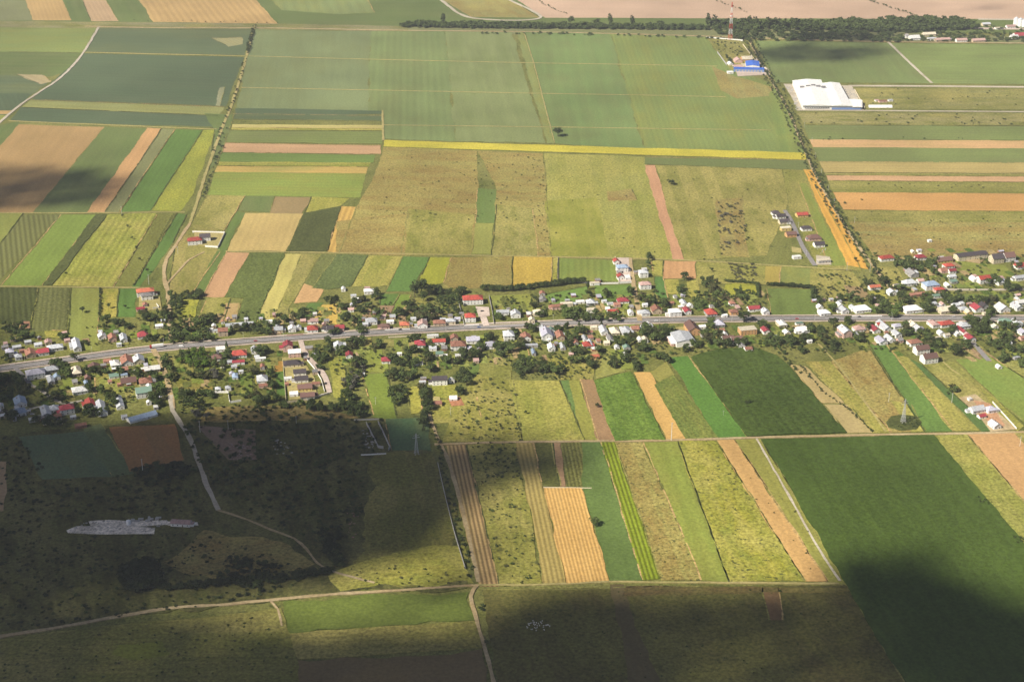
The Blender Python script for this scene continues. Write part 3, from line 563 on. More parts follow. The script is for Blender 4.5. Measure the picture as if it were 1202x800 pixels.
# ---------------------------------------------------------------- buildings
LM = []        # landmarks: (position, phrase)
ITEMS = []     # (object, category, adjective phrase, position, group) - labelled together at the end
_cache = {}
def cached(key, fn):
    if key not in _cache: _cache[key] = fn()
    return _cache[key]
def share(name, key, fn, mat, parent, loc=(0,0,0), rz=0):
    "a child object whose mesh is shared with every other child of the same key"
    me = cached(key, fn)
    if not me.materials: me.materials.append(mat)
    o = bpy.data.objects.new(name, me); COL.objects.link(o); o.parent = parent; o.location = loc; o.rotation_euler = (0, 0, rz)
    return o
def win_mesh():
    b = MB(); b.box(-.5, .5, -.06, .02, 0, 1.2); return b.mesh('window')
def door_mesh():
    b = MB(); b.box(-.5, .5, -.05, .02, 0, 2.1); return b.mesh('door')
def chim_mesh():
    b = MB(); b.box(-.35, .35, -.35, .35, -1.2, 1.1); b.box(-.43, .43, -.43, .43, 1.1, 1.3); return b.mesh('chimney')
def dormer_mesh():
    b = MB(); b.box(-1.1, 1.1, -1.6, 1.2, -1, 1.1); return b.mesh('dormer_front')
def walls_and_roof(w, d, h, rt, rise, o=.45, ridge='x'):
    """wall mesh and roof mesh of a building w x d with eaves at h; rt: gable, hip, flat, shed; the ridge runs along x or y"""
    wa = MB(); ro = MB(); x, y = w/2, d/2
    wa.box(-x, x, -y, y, -1.0, h)
    th = .16
    if rt == 'flat':
        ro.box(-x-.15, x+.15, -y-.15, y+.15, h+.003, h+.35)
    elif rt == 'shed':
        a, b = h+.05, h+rise
        top = [(-x-o,-y-o,a),(x+o,-y-o,a),(x+o,y+o,b),(-x-o,y+o,b)]; bot = [(p[0],p[1],p[2]-th) for p in top]
        ro.face(top); ro.face(bot[::-1])
        for i in range(4): ro.quad(top[i], bot[i], bot[(i+1)%4], top[(i+1)%4])
        wa.face([(-x,-y,h),(-x,y,h),(-x,y,h+rise-.2)]); wa.face([(x,-y,h),(x,y,h),(x,y,h+rise-.2)]); wa.quad((-x,y,h),(x,y,h),(x,y,h+rise-.2),(-x,y,h+rise-.2))
    else:
        sw = ridge == 'y'
        X, Y = (y, x) if sw else (x, y)          # ridge along X
        tr = (lambda p: (p[1], p[0], p[2])) if sw else (lambda p: p)
        k = rise/Y; e0 = h - k*o + .02; r = h + rise + .02
        hip = rt == 'hip'; ix = max(.01, X - Y*.95) if hip else X+o
        A, B, Cc, D = (-X-o,-Y-o,e0), (X+o,-Y-o,e0), (X+o,Y+o,e0), (-X-o,Y+o,e0); E, Fv = (-ix,0,r), (ix,0,r)
        fs = [(A,B,Fv,E), (Cc,D,E,Fv)] + ([(B,Cc,Fv),(D,A,E)] if hip else [])
        for q in fs:
            q = [tr(p) for p in q]
            if sw: q = q[::-1]
            ro.face(q); ro.face([(p[0],p[1],p[2]-th) for p in q][::-1])
        for a, b in ((A,B),(B,Cc),(Cc,D),(D,A)):
            a, b = tr(a), tr(b)
            if hip or a[2] == b[2]: ro.quad(a, b, (b[0],b[1],b[2]-th), (a[0],a[1],a[2]-th)) if hip or abs((a[1] if not sw else a[0]) - (b[1] if not sw else b[0])) < .01 else None
        if not hip:
            for s in (-1, 1):
                q = [tr((s*X,-Y,h)), tr((s*X,Y,h)), tr((s*X,0,h+rise-.1))]; wa.face(q)
                for s2 in (-1, 1):    # verge boards close the roof's open ends
                    a, b = tr((s*(X+o), s2*(Y+o), e0)), tr((s*(X+o), 0, r)); ro.quad(a, b, (b[0],b[1],b[2]-th), (a[0],a[1],a[2]-th))
    return wa, ro
WORD = dict(silver='silver', terracotta='terracotta', charcoal='charcoal', azure='bright blue', orange='orange-red', blue='pale blue', grey='dark grey')
def house(x, y, wpx, dm, rc='silver', wc='white', rt='hip', st=1, axis=None, nm=None, rot=0.0, kind=None, label=None, rise=None):
    """a building whose ground centre is at pixel (x, y), wpx pixels wide and dm metres deep"""
    c = P(x, y + 1.2); w = wpx*S(y)*1.1; d = dm*1.1
    if axis == 's': pass
    kind = kind or ('shed' if st == 0 else 'house')
    a = frame_at(x, y) + rot
    t = thing(kind, (c.x, c.y, .74), a)
    h = {0: 2.5, 1: 3.7, 2: 6.4, 3: 9}[st] + rnd.uniform(-.2, .3)
    ridge = 'x' if w >= d else 'y'
    ri = rise if rise is not None else (min(w, d)*rnd.uniform(.24, .34) if rt in ('gable', 'hip') else min(w, d)*.15)
    wa, ro = walls_and_roof(w, d, h, rt, ri, .5 if st else .25, ridge)
    wo = wa.build('wall', WALL[wc], t); rf = ro.build('roof', ROOF[rc], t)
    if st >= 1 and kind != 'warehouse':
        ck = lambda n, x0, y0, rz, zz: share(n, n, win_mesh if n == 'window' else door_mesh, M_GLASS if n == 'window' else M_DOOR, t, (x0, y0, zz), rz)
        nf = max(2, min(6, int(w/4))); ns = max(1, min(3, int(d/5)))
        for lv in range(st if st < 3 else 3):
            zz = 1.0 + 2.75*lv
            for k in range(nf):
                xx = -w/2 + w*(k+.5)/nf
                if lv == 0 and k == nf//2: ck('door', xx, -d/2, 0, 0)
                else: ck('window', xx, -d/2, 0, zz)
            for k in range(ns):
                yy = -d/2 + d*(k+.5)/ns
                ck('window', -w/2, yy, -math.pi/2, zz)
                if lv == 0: ck('window', w/2, yy, math.pi/2, zz)
        if w*d > 60 and rt != 'flat' and wpx < 30:
            zr = h + ri*.62
            share('chimney', 'chimney', chim_mesh, M_CHIM, rf, (rnd.choice((-.22, .22))*w, .17*d, zr))
    elif st == 0:
        share('door', 'door', door_mesh, M_DOOR, t, (rnd.uniform(-.2, .2)*w, -d/2, 0))
    if st >= 1 and kind == 'house' and rnd.random() < .6 and wpx >= 8:
        # a lower wing or porch against one side
        sd = rnd.choice((-1, 1, 0)); aw, ad = (rnd.uniform(3, 4.5), d*rnd.uniform(.4, .7)) if sd else (w*rnd.uniform(.3, .5), rnd.uniform(2.2, 4))
        wa2, ro2 = walls_and_roof(aw, ad, 2.5, 'shed' if rnd.random() < .6 else 'flat', .9, .25)
        ox, oy = (sd*(w/2+aw/2+.02), rnd.uniform(-.2, .2)*d) if sd else (rnd.uniform(-.25, .25)*w, d/2+ad/2+.02)
        an = wa2.build('annex', WALL[wc], t); an.location = (ox, oy, 0); ro2.build('annex_roof', ROOF[rnd.choice((rc, rc, 'grey', 'silver'))], an)
    size = 'small ' if wpx < 9 else 'large ' if wpx >= 16 else ''
    stw = 'two-storey ' if st == 2 else 'three-storey ' if st == 3 else ''
    desc = f"{size}{stw}{wc}-walled {WORD.get(rc, rc).replace(' ', '-')}-roofed {kind}"
    if label: tag(t, label, kind)
    elif nm: tag(t, desc + f', {nm[1]}' if isinstance(nm, tuple) else desc, kind); t['label'] = (nm[1] if isinstance(nm, tuple) else desc)
    else: ITEMS.append((t, kind, desc, c, None))
    t['category'] = kind
    if nm: LM.append((c, nm[0] if isinstance(nm, tuple) else nm))
    if st >= 1 and kind == 'house': t['group'] = 'village houses along the main road'
    return t
Hs = house
# north of the road, left part
Hs(12,416,8,9,'lavender','white','hip',2); Hs(22,420,7,8,'silver','white','hip',1); Hs(20,408,9,5,'silver','grey','shed',0); Hs(36,416,10,14,'terracotta','beige','gable',1)
Hs(51,414,11,11,'crimson','white','gable',1,nm=('the crimson roof above the bend','white house with crimson gable roof above the bend at the road\'s left end')); Hs(45,405,8,6,'silver','white','gable',0); Hs(57,403,7,8,'pink','cream','gable',1); Hs(65,409,16,9,'silver','white','hip',1); Hs(33,402,7,6,'silver','grey','gable',0)
Hs(90,406,8,26,'silver','white','gable',1,nm=('the long paddock-side silver roof','long white building with silver roof beside the green paddock above the road')); Hs(120,396,8,9,'white','white','gable',1); Hs(132,398,8,12,'terracotta','pink','gable',1); Hs(145,398,7,16,'silver','white','gable',1); Hs(79,400,6,5,'pink','pink','gable',0); Hs(140,405,5,5,'silver','white','flat',0); Hs(6,408,7,6,'grey','grey','gable',0)
Hs(171,345,18,11,'orange','white','hip',2,nm=('the orange-red roof at the track end','white house with broad orange-red roof beside the dirt road bend')); Hs(173,350,12,9,'grey','white','hip',2,label='white two-storey house with grey roof, in front of an orange-red roof by the dirt road'); Hs(165,363,9,6,'crimson','pink','gable',0); Hs(168,395,11,10,'crimson','white','hip',1,nm=('the crimson pyramid roof','house under a crimson pyramid roof among trees above the lorry'),rise=4.5); Hs(187,383,8,6,'white','white','gable',0)
Hs(247,388,6,6,'white','white','gable',0); Hs(262,392,10,8,'terracotta','beige','gable',2,nm=('the tall beige barn','tall beige barn with a steep roof beside the road, below two silver sheds'),kind='barn'); Hs(270,383,9,6,'silver','white','shed',0); Hs(286,382,21,7,'silver','grey','shed',0); Hs(253,389,6,4,'silver','white','flat',0)
Hs(229,285,15,10,'red','white','hip',2,nm=('the lone walled farmhouse','white farmhouse with red hip roof in a white-walled yard among fields')); Hs(241,281,11,10,'charcoal','white','gable',2,label='white building with charcoal roof in the walled farmyard, right of the red-roofed farmhouse')
Hs(316,378,7,5,'white','white','flat',0); Hs(327,388,9,9,'silver','cream','gable',1); Hs(343,387,8,9,'white','white','gable',1); Hs(351,385,5,6,'silver','white','gable',0); Hs(367,387,11,11,'red','white','hip',1,nm=('the red roof under the yellow field','white house with red hip roof on the road, below the yellow field')); Hs(369,378,8,7,'pink','white','gable',1)
Hs(386,387,10,9,'charcoal','white','gable',1); Hs(399,386,9,9,'crimson','pink','gable',1); Hs(433,343,10,8,'white','white','hip',1); Hs(421,352,6,6,'white','white','gable',0); Hs(415,348,6,5,'silver','white','flat',0); Hs(412,364,6,6,'pink','white','gable',0); Hs(436,378,12,10,'silver','white','hip',1); Hs(429,381,6,6,'silver','grey','gable',0)
Hs(452,384,10,8,'brown','pink','hip',1); Hs(458,378,8,6,'white','white','flat',0); Hs(449,372,7,6,'pink','white','gable',0); Hs(475,382,10,9,'orange','yellow','hip',1,nm=('the yellow-walled orange roof','small yellow-walled house with orange-red hip roof right beside the main road')); Hs(496,382,10,12,'pink','white','gable',1); Hs(516,380,13,9,'terracotta','beige','hip',1); Hs(529,378,10,8,'silver','cream','hip',1); Hs(537,375,6,5,'lavender','white','gable',0)
Hs(555,354,21,13,'red','white','hip',2,nm=('the big red-hipped villa','large two-storey white villa with broad red hip roof behind a paved court'),kind='villa',rise=3.6); Hs(552,375,11,11,'red','white','hip',2,label='two-storey white house with red hip roof, between the main road and the big villa',rise=3.2); Hs(590,368,13,7,'silver','white','gable',1)
Hs(605,370,10,11,'silver','white','gable',1); Hs(632,368,11,10,'cream','cream','hip',1); Hs(624,377,6,7,'cream','cream','gable',1); Hs(637,352,7,8,'grey','grey','gable',0); Hs(654,361,12,7,'terracotta','pink','gable',1); Hs(665,358,13,6,'cream','cream','flat',1); Hs(681,355,9,5,'white','white','shed',0); Hs(693,356,9,10,'silver','grey','hip',1); Hs(709,354,5,5,'silver','white','gable',0)
Hs(731,354,12,9,'crimson','white','hip',1,nm=('the crimson roof on the gravel lane','white house with crimson hip roof just left of the gravel lane')); Hs(724,358,7,7,'terracotta','pink','gable',0); Hs(719,367,11,8,'red','white','gable',1); Hs(740,368,5,8,'white','white','gable',1); Hs(694,365,9,6,'cream','white','gable',1); Hs(716,357,6,5,'silver','white','gable',0)
Hs(730,317,12,10,'blue','white','hip',2,nm=('the pale blue lane-top roof','two-storey white house with pale blue roof at the top of the gravel lane')); Hs(728,326,7,8,'red','white','gable',1); Hs(723,308,6,8,'red','white','gable',1); Hs(736,326,6,10,'white','white','flat',0); Hs(698,333,10,5,'cream','white','flat',0)
Hs(755,323,9,10,'silver','white','hip',2); Hs(757,337,12,9,'pink','white','hip',2,nm=('the pink roof by the lane','two-storey white house with pinkish hip roof right of the gravel lane')); Hs(757,368,9,10,'silver','white','hip',1); Hs(770,365,10,12,'terracotta','beige','gable',1); Hs(792,369,13,10,'white','white','hip',2,nm=('the tall white-roofed house','tall white house with white hip roof, facing the main road')); Hs(806,366,7,12,'crimson','white','gable',1); Hs(802,356,6,13,'silver','white','gable',0); Hs(810,359,5,7,'white','white','gable',0); Hs(788,356,5,5,'terracotta','beige','gable',0)
Hs(834,368,11,14,'red','grey','hip',1); Hs(859,357,6,7,'terracotta','white','hip',1); Hs(861,367,9,8,'terracotta','orange','hip',1); Hs(850,371,6,5,'white','white','gable',0); Hs(884,363,12,9,'crimson','white','gable',1,nm=('the crimson roof by the green field','white house with crimson roof on the road, left of the square green field')); Hs(898,367,7,9,'silver','white','gable',1)
Hs(967,368,11,10,'white','white','hip',1,nm=('the white green-field-corner roof','white-roofed house at the lower right corner of the square green field')); Hs(962,361,6,7,'white','white','gable',0); Hs(985,358,5,9,'white','white','gable',0); Hs(990,365,8,12,'silver','white','gable',1); Hs(1011,364,17,12,'white','white','hip',1,nm=('the broad white roof','broad white house with white hip roof on the upper side of the road')); Hs(1001,362,6,10,'silver','white','gable',0); Hs(1032,360,7,7,'pink','beige','hip',1)
Hs(1026,338,12,7,'orange','white','gable',1,nm=('the orange tree-lined-road roof','white house with small orange-red roof at the foot of the tree-lined road')); Hs(1046,344,8,9,'silver','white','gable',1); Hs(967,307,14,6,'cream','grey','flat',1,label='unfinished grey building with cream flat roof at the lower end of the hamlet lane'); Hs(1040,304,15,9,'red','white','hip',1,nm=('the red tree-lined-road roof','white house with red hip roof right of the tree-lined road'))
Hs(1080,303,11,9,'crimson','white','hip',1); Hs(1107,306,18,11,'brown','yellow','gable',1); Hs(1139,302,35,12,'charcoal','cream','gable',2,nm=('the long cream school block','long two-storey cream building with dark roof, on the meadow edge'),kind='school',rise=2); Hs(1169,306,13,12,'charcoal','cream','gable',2,rise=5); Hs(1183,304,12,12,'brown','white','gable',2,rise=5); Hs(1198,313,13,10,'red','white','hip',1)
Hs(1113,313,11,9,'red','white','hip',1); Hs(1107,318,8,9,'terracotta','pink','gable',0); Hs(1117,319,8,6,'crimson','white','gable',1); Hs(1117,325,8,7,'silver','white','gable',0); Hs(1154,330,13,10,'red','white','gable',2,nm=('the red roof on the side street','two-storey white house with red gable roof above the gravel side street')); Hs(1143,328,7,11,'white','white','gable',0); Hs(1175,332,12,10,'silver','white','hip',1); Hs(1196,327,13,8,'silver','white','gable',1)
Hs(1070,322,9,16,'grey','grey','gable',1); Hs(1067,333,14,10,'silver','white','hip',1); Hs(1092,337,16,12,'blue','white','hip',2); Hs(1080,330,7,7,'pink','white','gable',0); Hs(1102,341,11,8,'red','pink','hip',1); Hs(1112,335,5,9,'white','white','gable',0); Hs(1119,331,8,6,'green','grey','shed',0); Hs(1077,346,18,5,'terracotta','brick','shed',0); Hs(1101,348,12,5,'green','white','shed',0)
Hs(1070,364,19,13,'white','white','hip',1,nm=('the large white hip roof','large house with white hip roof on the upper side of the road')); Hs(1108,365,13,11,'cream','cream','gable',1); Hs(1130,364,10,9,'silver','cream','hip',1); Hs(1136,367,7,8,'cream','yellow','gable',0); Hs(1121,359,7,7,'silver','white','gable',0); Hs(1146,363,10,13,'crimson','white','gable',1,nm=('the long crimson roadside roof','white house with long crimson roof on the upper side of the road at right')); Hs(1154,360,8,9,'charcoal','grey','gable',1); Hs(1156,368,5,5,'cream','cream','gable',0); Hs(1176,363,12,14,'silver','white','gable',1); Hs(1193,361,8,14,'silver','white','gable',1); Hs(1197,356,8,8,'white','white','gable',1)
# hamlet along the short lane at upper right
Hs(910,251,8,9,'charcoal','white','hip',1); Hs(916,255,10,9,'charcoal','white','gable',1); Hs(920,261,11,9,'charcoal','cream','gable',1); Hs(922,269,11,7,'cream','yellow','flat',1); Hs(928,276,11,9,'brown','orange','gable',1); Hs(941,253,12,9,'red','yellow','gable',1,nm=('the red roof at the hamlet top','yellow house with red gable roof at the top of the hamlet lane')); Hs(946,269,11,9,'charcoal','white','hip',1); Hs(955,280,14,11,'brown','pink','hip',1); Hs(961,288,11,9,'charcoal','white','gable',1); Hs(925,261,5,7,'white','white','gable',0)
# south of the road, left part
Hs(42,441,19,13,'lavender','white','hip',2,nm=('the big lavender hip roof','large two-storey house with lavender hip roof just below the road bend')); Hs(60,435,15,9,'silver','grey','hip',1); Hs(67,443,7,8,'blue','white','gable',0); Hs(60,447,7,14,'silver','grey','gable',0); Hs(90,437,9,17,'cream','beige','hip',1); Hs(111,433,12,12,'brown','cream','gable',1); Hs(126,424,8,7,'terracotta','pink','gable',0); Hs(135,428,9,13,'white','white','hip',1); Hs(149,425,12,17,'terracotta','white','gable',1)
Hs(134,442,10,7,'green','white','shed',0); Hs(146,441,7,5,'blue','white','flat',0); Hs(151,449,16,11,'brown','yellow','gable',1,nm=('the brown roof with yellow gable','house with dark brown roof and yellow gable on the green left of the dirt lane')); Hs(94,459,16,12,'white','white','hip',1,nm=('the dazzling white lawn-side roof','house with dazzling white hip roof alone beside a lawn')); Hs(103,444,6,7,'brown','brick','gable',0); Hs(101,450,4,8,'blue','grey','gable',0); Hs(24,473,12,16,'blue','white','gable',1); Hs(22,485,15,11,'blue','white','hip',1); Hs(38,493,7,6,'silver','grey','gable',0)
Hs(54,485,9,20,'silver','grey','gable',1); Hs(64,481,10,10,'silver','white','hip',1); Hs(79,483,15,10,'crimson','white','hip',2,nm=('the dark crimson roof','two-storey white house with dark crimson roof where the shaded lane ends')); Hs(68,489,8,6,'terracotta','brick','gable',0); Hs(106,475,9,15,'red','white','gable',1); Hs(119,480,10,28,'silver','white','gable',0,label='long silver-roofed shed touching a red-roofed house, at the shadow\'s edge'); Hs(140,473,8,26,'silver','white','gable',0,label='long narrow silver shed leaning toward the blue-roofed barn'); Hs(146,490,6,5,'silver','white','gable',0); Hs(95,500,12,6,'terracotta','brick','gable',0); Hs(1,477,6,7,'silver','white','gable',0); Hs(86,490,6,5,'silver','grey','gable',0)
Hs(163,424,11,14,'silver','cream','gable',1); Hs(179,435,16,8,'white','beige','shed',1); Hs(171,449,13,13,'terracotta','cream','hip',1); Hs(169,463,16,12,'green','white','gable',2,nm=('the green-roofed house','two-storey white house with green roof and balcony beside the dirt lane')); Hs(175,473,5,5,'white','white','gable',0); Hs(167,490,31,10,'blue','white','gable',0,nm=('the long pale blue barn roof','long low barn with pale blue roof at the edge of the shaded scrub'),kind='barn',rot=.28); Hs(186,455,6,5,'silver','grey','gable',0); Hs(159,438,6,6,'grey','beige','gable',0)
Hs(254,421,12,10,'brown','white','hip',1); Hs(259,411,9,7,'white','white','gable',1); Hs(266,414,5,6,'cream','cream','gable',0); Hs(280,417,17,11,'red','white','hip',1,nm=('the broad bright red roof','house with broad bright red roof below the main road')); Hs(280,426,13,5,'crimson','white','shed',0); Hs(299,412,7,10,'silver','white','gable',1); Hs(276,442,6,11,'blue','white','hip',0); Hs(256,457,6,6,'silver','white','hip',0); Hs(268,456,6,6,'silver','white','hip',0); Hs(275,431,6,5,'silver','white','flat',0); Hs(283,437,5,4,'silver','white','flat',0)
Hs(308,446,11,14,'silver','white','hip',1); Hs(306,422,11,4,'white','white','flat',0); Hs(309,453,9,6,'terracotta','pink','gable',0)
# the row of dark roofs beside the paved cul-de-sac
Hs(338,409,10,12,'crimson','pink','gable',2); Hs(346,417,13,10,'white','pink','gable',2,nm=('the white gable with pink walls','two-storey pink house with white roof at the head of the dark-roofed row')); Hs(343,428,18,10,'charcoal','cream','hip',1,nm=('the row of dark roofs','longest charcoal roof, first in the row of dark roofs beside the cul-de-sac')); Hs(352,438,13,9.5,'charcoal','white','gable',1); Hs(354,446.5,14,9,'charcoal','white','gable',1); Hs(358,456,15,9.5,'brown','yellow','gable',1); Hs(361,466,15,9.5,'brown','grey','gable',1); Hs(338,445,8,5,'white','white','gable',0); Hs(345,463,9,8,'white','white','flat',0); Hs(370,437,6,7,'grey','beige','flat',0); Hs(371,451,9,6,'terracotta','beige','flat',0)
Hs(397,407,9,11,'silver','white','gable',1); Hs(410,418,7,9,'crimson','white','gable',1); Hs(363,409,8,6,'grey','beige','gable',0); Hs(426,440,4,4,'white','white','flat',0)
Hs(508,395,12,5,'white','white','flat',0); Hs(493,405,11,12,'crimson','white','hip',1,nm=('the crimson garden-edge roof','white house with crimson hip roof just below the main road, beside a grass plot')); Hs(515,402,14,8,'red','white','gable',1); Hs(508,409,8,8,'silver','white','gable',0); Hs(538,408,16,13,'terracotta','white','hip',2,nm=('the large terracotta roof','large two-storey house with terracotta hip roof below the main road')); Hs(533,398,8,9,'terracotta','beige','gable',1); Hs(555,400,14,11,'lavender','white','gable',1); Hs(577,406,12,11,'lavender','white','hip',1); Hs(597,396,11,14,'silver','white','hip',2)
Hs(453,424,9,9,'crimson','white','hip',1); Hs(491,427,10,5,'grey','white','flat',0); Hs(541,418,12,6,'white','white','flat',0); Hs(516,416,8,6,'green','white','shed',0); Hs(523,418,4,4,'white','white','flat',0); Hs(516,449,16,10,'charcoal','white','gable',2,nm=('the dark-roofed manor','white two-storey house with dark roof and arched dormer, alone above a lawn')); Hs(530,447,6,6,'white','white','gable',0); Hs(513,474,10,8,'terracotta','yellow','gable',0,label='small yellow hut with terracotta roof below the dark-roofed manor'); Hs(532,468,8,7,'white','white','gable',0,label='small white-gabled hut beside a bare brick-red yard'); Hs(469,416,5,4,'white','white','flat',0); Hs(497,445,6,5,'grey','brick','gable',0); Hs(496,449,7,4,'silver','grey','flat',0); Hs(549,415,6,5,'green','grey','flat',0)
Hs(617,397,10,12,'terracotta','white','gable',1); Hs(641,395,11,19,'lavender','white','gable',2,nm=('the tall lavender-roofed house','tall white house with long lavender roof, end-on below the main road')); Hs(647,409,7,11,'white','white','gable',1); Hs(637,387,7,8,'silver','white','gable',1); Hs(647,388,7,8,'green','white','gable',0); Hs(657,395,8,16,'terracotta','beige','gable',1); Hs(686,398,4,13,'silver','white','gable',0); Hs(624,406,13,5,'silver','grey','flat',0); Hs(626,414,4,12,'blue','grey','gable',0)
Hs(660,407,5,14,'silver','grey','gable',0); Hs(675,401,5,14,'terracotta','grey','gable',0); Hs(689,406,9,11,'red','white','hip',1,nm=('the red roof among garden trees','small white house with red hip roof among trees, set back below the road')); Hs(698,419,9,7,'orange','orange','gable',0,label='small orange-red hut where the gardens end above the corn field'); Hs(708,389,7,17,'silver','white','gable',1); Hs(721,390,9,15,'cream','cream','hip',1); Hs(734,389,10,17,'silver','white','hip',1,nm=('the end-on silver hip roof','long white house with silver hip roof, end-on to the lower side of the road')); Hs(745,387,8,8,'terracotta','beige','gable',1); Hs(716,398,6,14,'grey','white','gable',0); Hs(735,408,7,10,'green','grey','gable',0); Hs(712,403,6,6,'cream','cream','gable',0); Hs(697,385,7,6,'cream','cream','flat',0); Hs(693,404,4,16,'silver','grey','gable',0); Hs(724,408,5,7,'silver','white','gable',0)
Hs(812,388,12,22,'brown','orange','gable',2,nm=('the brown-roofed orange block','long orange building with dark brown roof, gable end to the main road')); Hs(801,400,20,26,'silver','white','gable',2,nm=('the silver-roofed warehouse','big white warehouse with silver roof among the lower gardens'),kind='warehouse',rise=2.2); Hs(789,401,7,18,'white','pink','shed',0,label='low white lean-to along the left side of the silver-roofed warehouse'); Hs(761,384,9,10,'white','white','gable',1); Hs(843,381,11,12,'lavender','grey','hip',1); Hs(845,389,9,7,'terracotta','beige','gable',0); Hs(850,393,6,7,'white','white','gable',0); Hs(824,384,7,6,'white','white','gable',0)
Hs(854,399,12,11,'brown','white','gable',1); Hs(864,400,12,12,'brown','white','gable',1); Hs(878,410,8,7,'terracotta','white','gable',0); Hs(870,406,7,8,'grey','white','gable',0); Hs(877,390,18,11,'beige' if 'beige' in ROOF else 'cream','orange','flat',2,nm=('the orange two-storey block','orange two-storey house with open attic, below the road right of the dark corn field')); Hs(898,389,7,11,'crimson','white','gable',1); Hs(751,399,5,9,'white','white','gable',0); Hs(757,399,5,10,'cream','white','gable',0)
Hs(917,381,8,14,'white','cream','hip',1); Hs(923,391,7,9,'white','cream','gable',0); Hs(942,388,13,10,'white','white','hip',1,nm=('the white open-plot hip roof','house with white hip roof below the road, left of an open grass plot')); Hs(938,380,8,5,'green','white','flat',0); Hs(991,392,10,17,'silver','pink','gable',2); Hs(1007,387,10,10,'pink','white','hip',1); Hs(1025,387,8,18,'crimson','white','gable',1); Hs(1037,384,8,22,'silver','white','gable',1,nm=('the red-ended long silver roof','long white building with silver roof below the road, beside a crimson roof')); Hs(1033,382,9,6,'red','white','gable',1); Hs(1034,401,9,14,'lavender','white','gable',1); Hs(1044,398,7,14,'silver','white','gable',0); Hs(950,401,5,4,'white','white','gable',0)
Hs(1053,384,10,8,'lavender','white','hip',1); Hs(1052,393,7,12,'silver','white','gable',1); Hs(1056,400,6,6,'grey','pink','gable',0); Hs(1071,383,9,10,'cream','cream','gable',1); Hs(1077,387,8,9,'silver','grey','gable',1); Hs(1095,381,8,14,'pink','white','hip',1); Hs(1110,381,16,10,'red','white','hip',1,nm=('the bright red hip roof','house with broad bright red hip roof on the lower side of the road at right')); Hs(1131,383,12,11,'silver','white','hip',1); Hs(1128,389,5,16,'crimson','white','gable',1); Hs(1138,398,9,11,'crimson','white','gable',1,nm=('the crimson tarred-yard roof','white building with crimson roof at the head of a grey tarred strip')); Hs(1122,391,6,12,'white','white','gable',0); Hs(1104,391,6,8,'silver','white','gable',0); Hs(1111,394,6,5,'cream','white','gable',0); Hs(1101,397,5,5,'cream','cream','gable',0); Hs(1133,392,6,10,'pink','white','gable',0)
Hs(1073,403,14,10,'terracotta','white','hip',1,nm=('the terracotta roof above brown roofs','white house with terracotta hip roof, uppermost of three set back below the road')); Hs(1081,413,15,10,'brown','white','gable',2); Hs(1090,423,16,11,'brown','white','gable',2); Hs(1180,379,13,11,'green','white','hip',1); Hs(1167,383,6,8,'cream','white','gable',0); Hs(1192,381,8,12,'silver','white','gable',1); Hs(1200,391,8,9,'lavender','white','gable',1); Hs(1200,397,7,6,'terracotta','pink','gable',0); Hs(1184,404,5,5,'white','white','gable',0); Hs(1172,431,5,6,'white','white','gable',0); Hs(1193,420,7,4,'silver','grey','flat',0)
# the walled compound at the right edge
Hs(1146,482,15,9,'silver','white','gable',1,nm=('the clay yard compound','silver-roofed long building in the fenced clay yard beyond the fields')); Hs(1162,482,11,9,'lavender','white','hip',1); Hs(1152,489,8,6,'crimson','white','gable',0); Hs(1167,500,9,11,'silver','white','gable',1); Hs(1138,469,4,4,'white','white','flat',0)
# far right beyond the green fields
Hs(1065,43,5,10,'grey','white','gable',1); Hs(1073,45,10,16,'white','white','gable',1); Hs(1090,41,14,10,'cream','cream','gable',1); Hs(1094,46,10,8,'silver','white','flat',1); Hs(1106,47,16,10,'pink','beige','gable',1); Hs(1128,48,12,9,'pink','white','gable',1); Hs(1148,48,14,9,'pink','beige','gable',1); Hs(1197,42,14,14,'crimson','white','gable',1); Hs(1190,44,8,10,'white','white','gable',1); Hs(1157,29,9,9,'silver','cream','gable',1); Hs(1186,32,10,9,'pink','white','gable',1); Hs(1172,33,8,8,'cream','white','flat',0)

# lone farm outbuilding in the dark scrub
Hs(213,615,21,7,'pink','white','gable',1,nm=('the white shed on the slab','white building with open doorways at the end of the old concrete slab'),rot=-.42,rise=1.6)

# sheds, summer kitchens and hen houses in the gardens
placed = [c for _, _, _, c, _ in ITEMS]; done = 0
while done < 150:
    c0 = rnd.choice(placed[:230]); x, y = 601 + FPX*c0.x/(c0.y*CP + H*SP), 0
    y = 400 - FPX*(c0.y*SP - H*CP)/(c0.y*CP + H*SP)
    if y < 290: continue
    sg = 1 if y > np.interp(x, [q[0] for q in MAIN], [q[1] for q in MAIN]) else -1
    xx, yy = x + rnd.uniform(-9, 9) + sg*3, y + sg*rnd.uniform(4, 11); cc = P(xx, yy)
    if min((cc-q).length for q in placed) < 9.5 or abs(yy - np.interp(xx, [q[0] for q in MAIN], [q[1] for q in MAIN])) < 9 or not 0 < xx < 1200 or (sg > 0 and yy - np.interp(xx, [q[0] for q in MAIN], [q[1] for q in MAIN]) > (72 if xx < 200 else 58 if xx < 400 else 40 if xx < 780 else 24)): continue
    Hs(xx, yy, rnd.uniform(3.5, 6), rnd.uniform(3.5, 8), rnd.choice(('silver','grey','terracotta','grey','white','pink','lavender')), rnd.choice(('white','grey','beige','brick','cream')), rnd.choice(('gable','shed','flat')), 0); placed.append(cc); done += 1

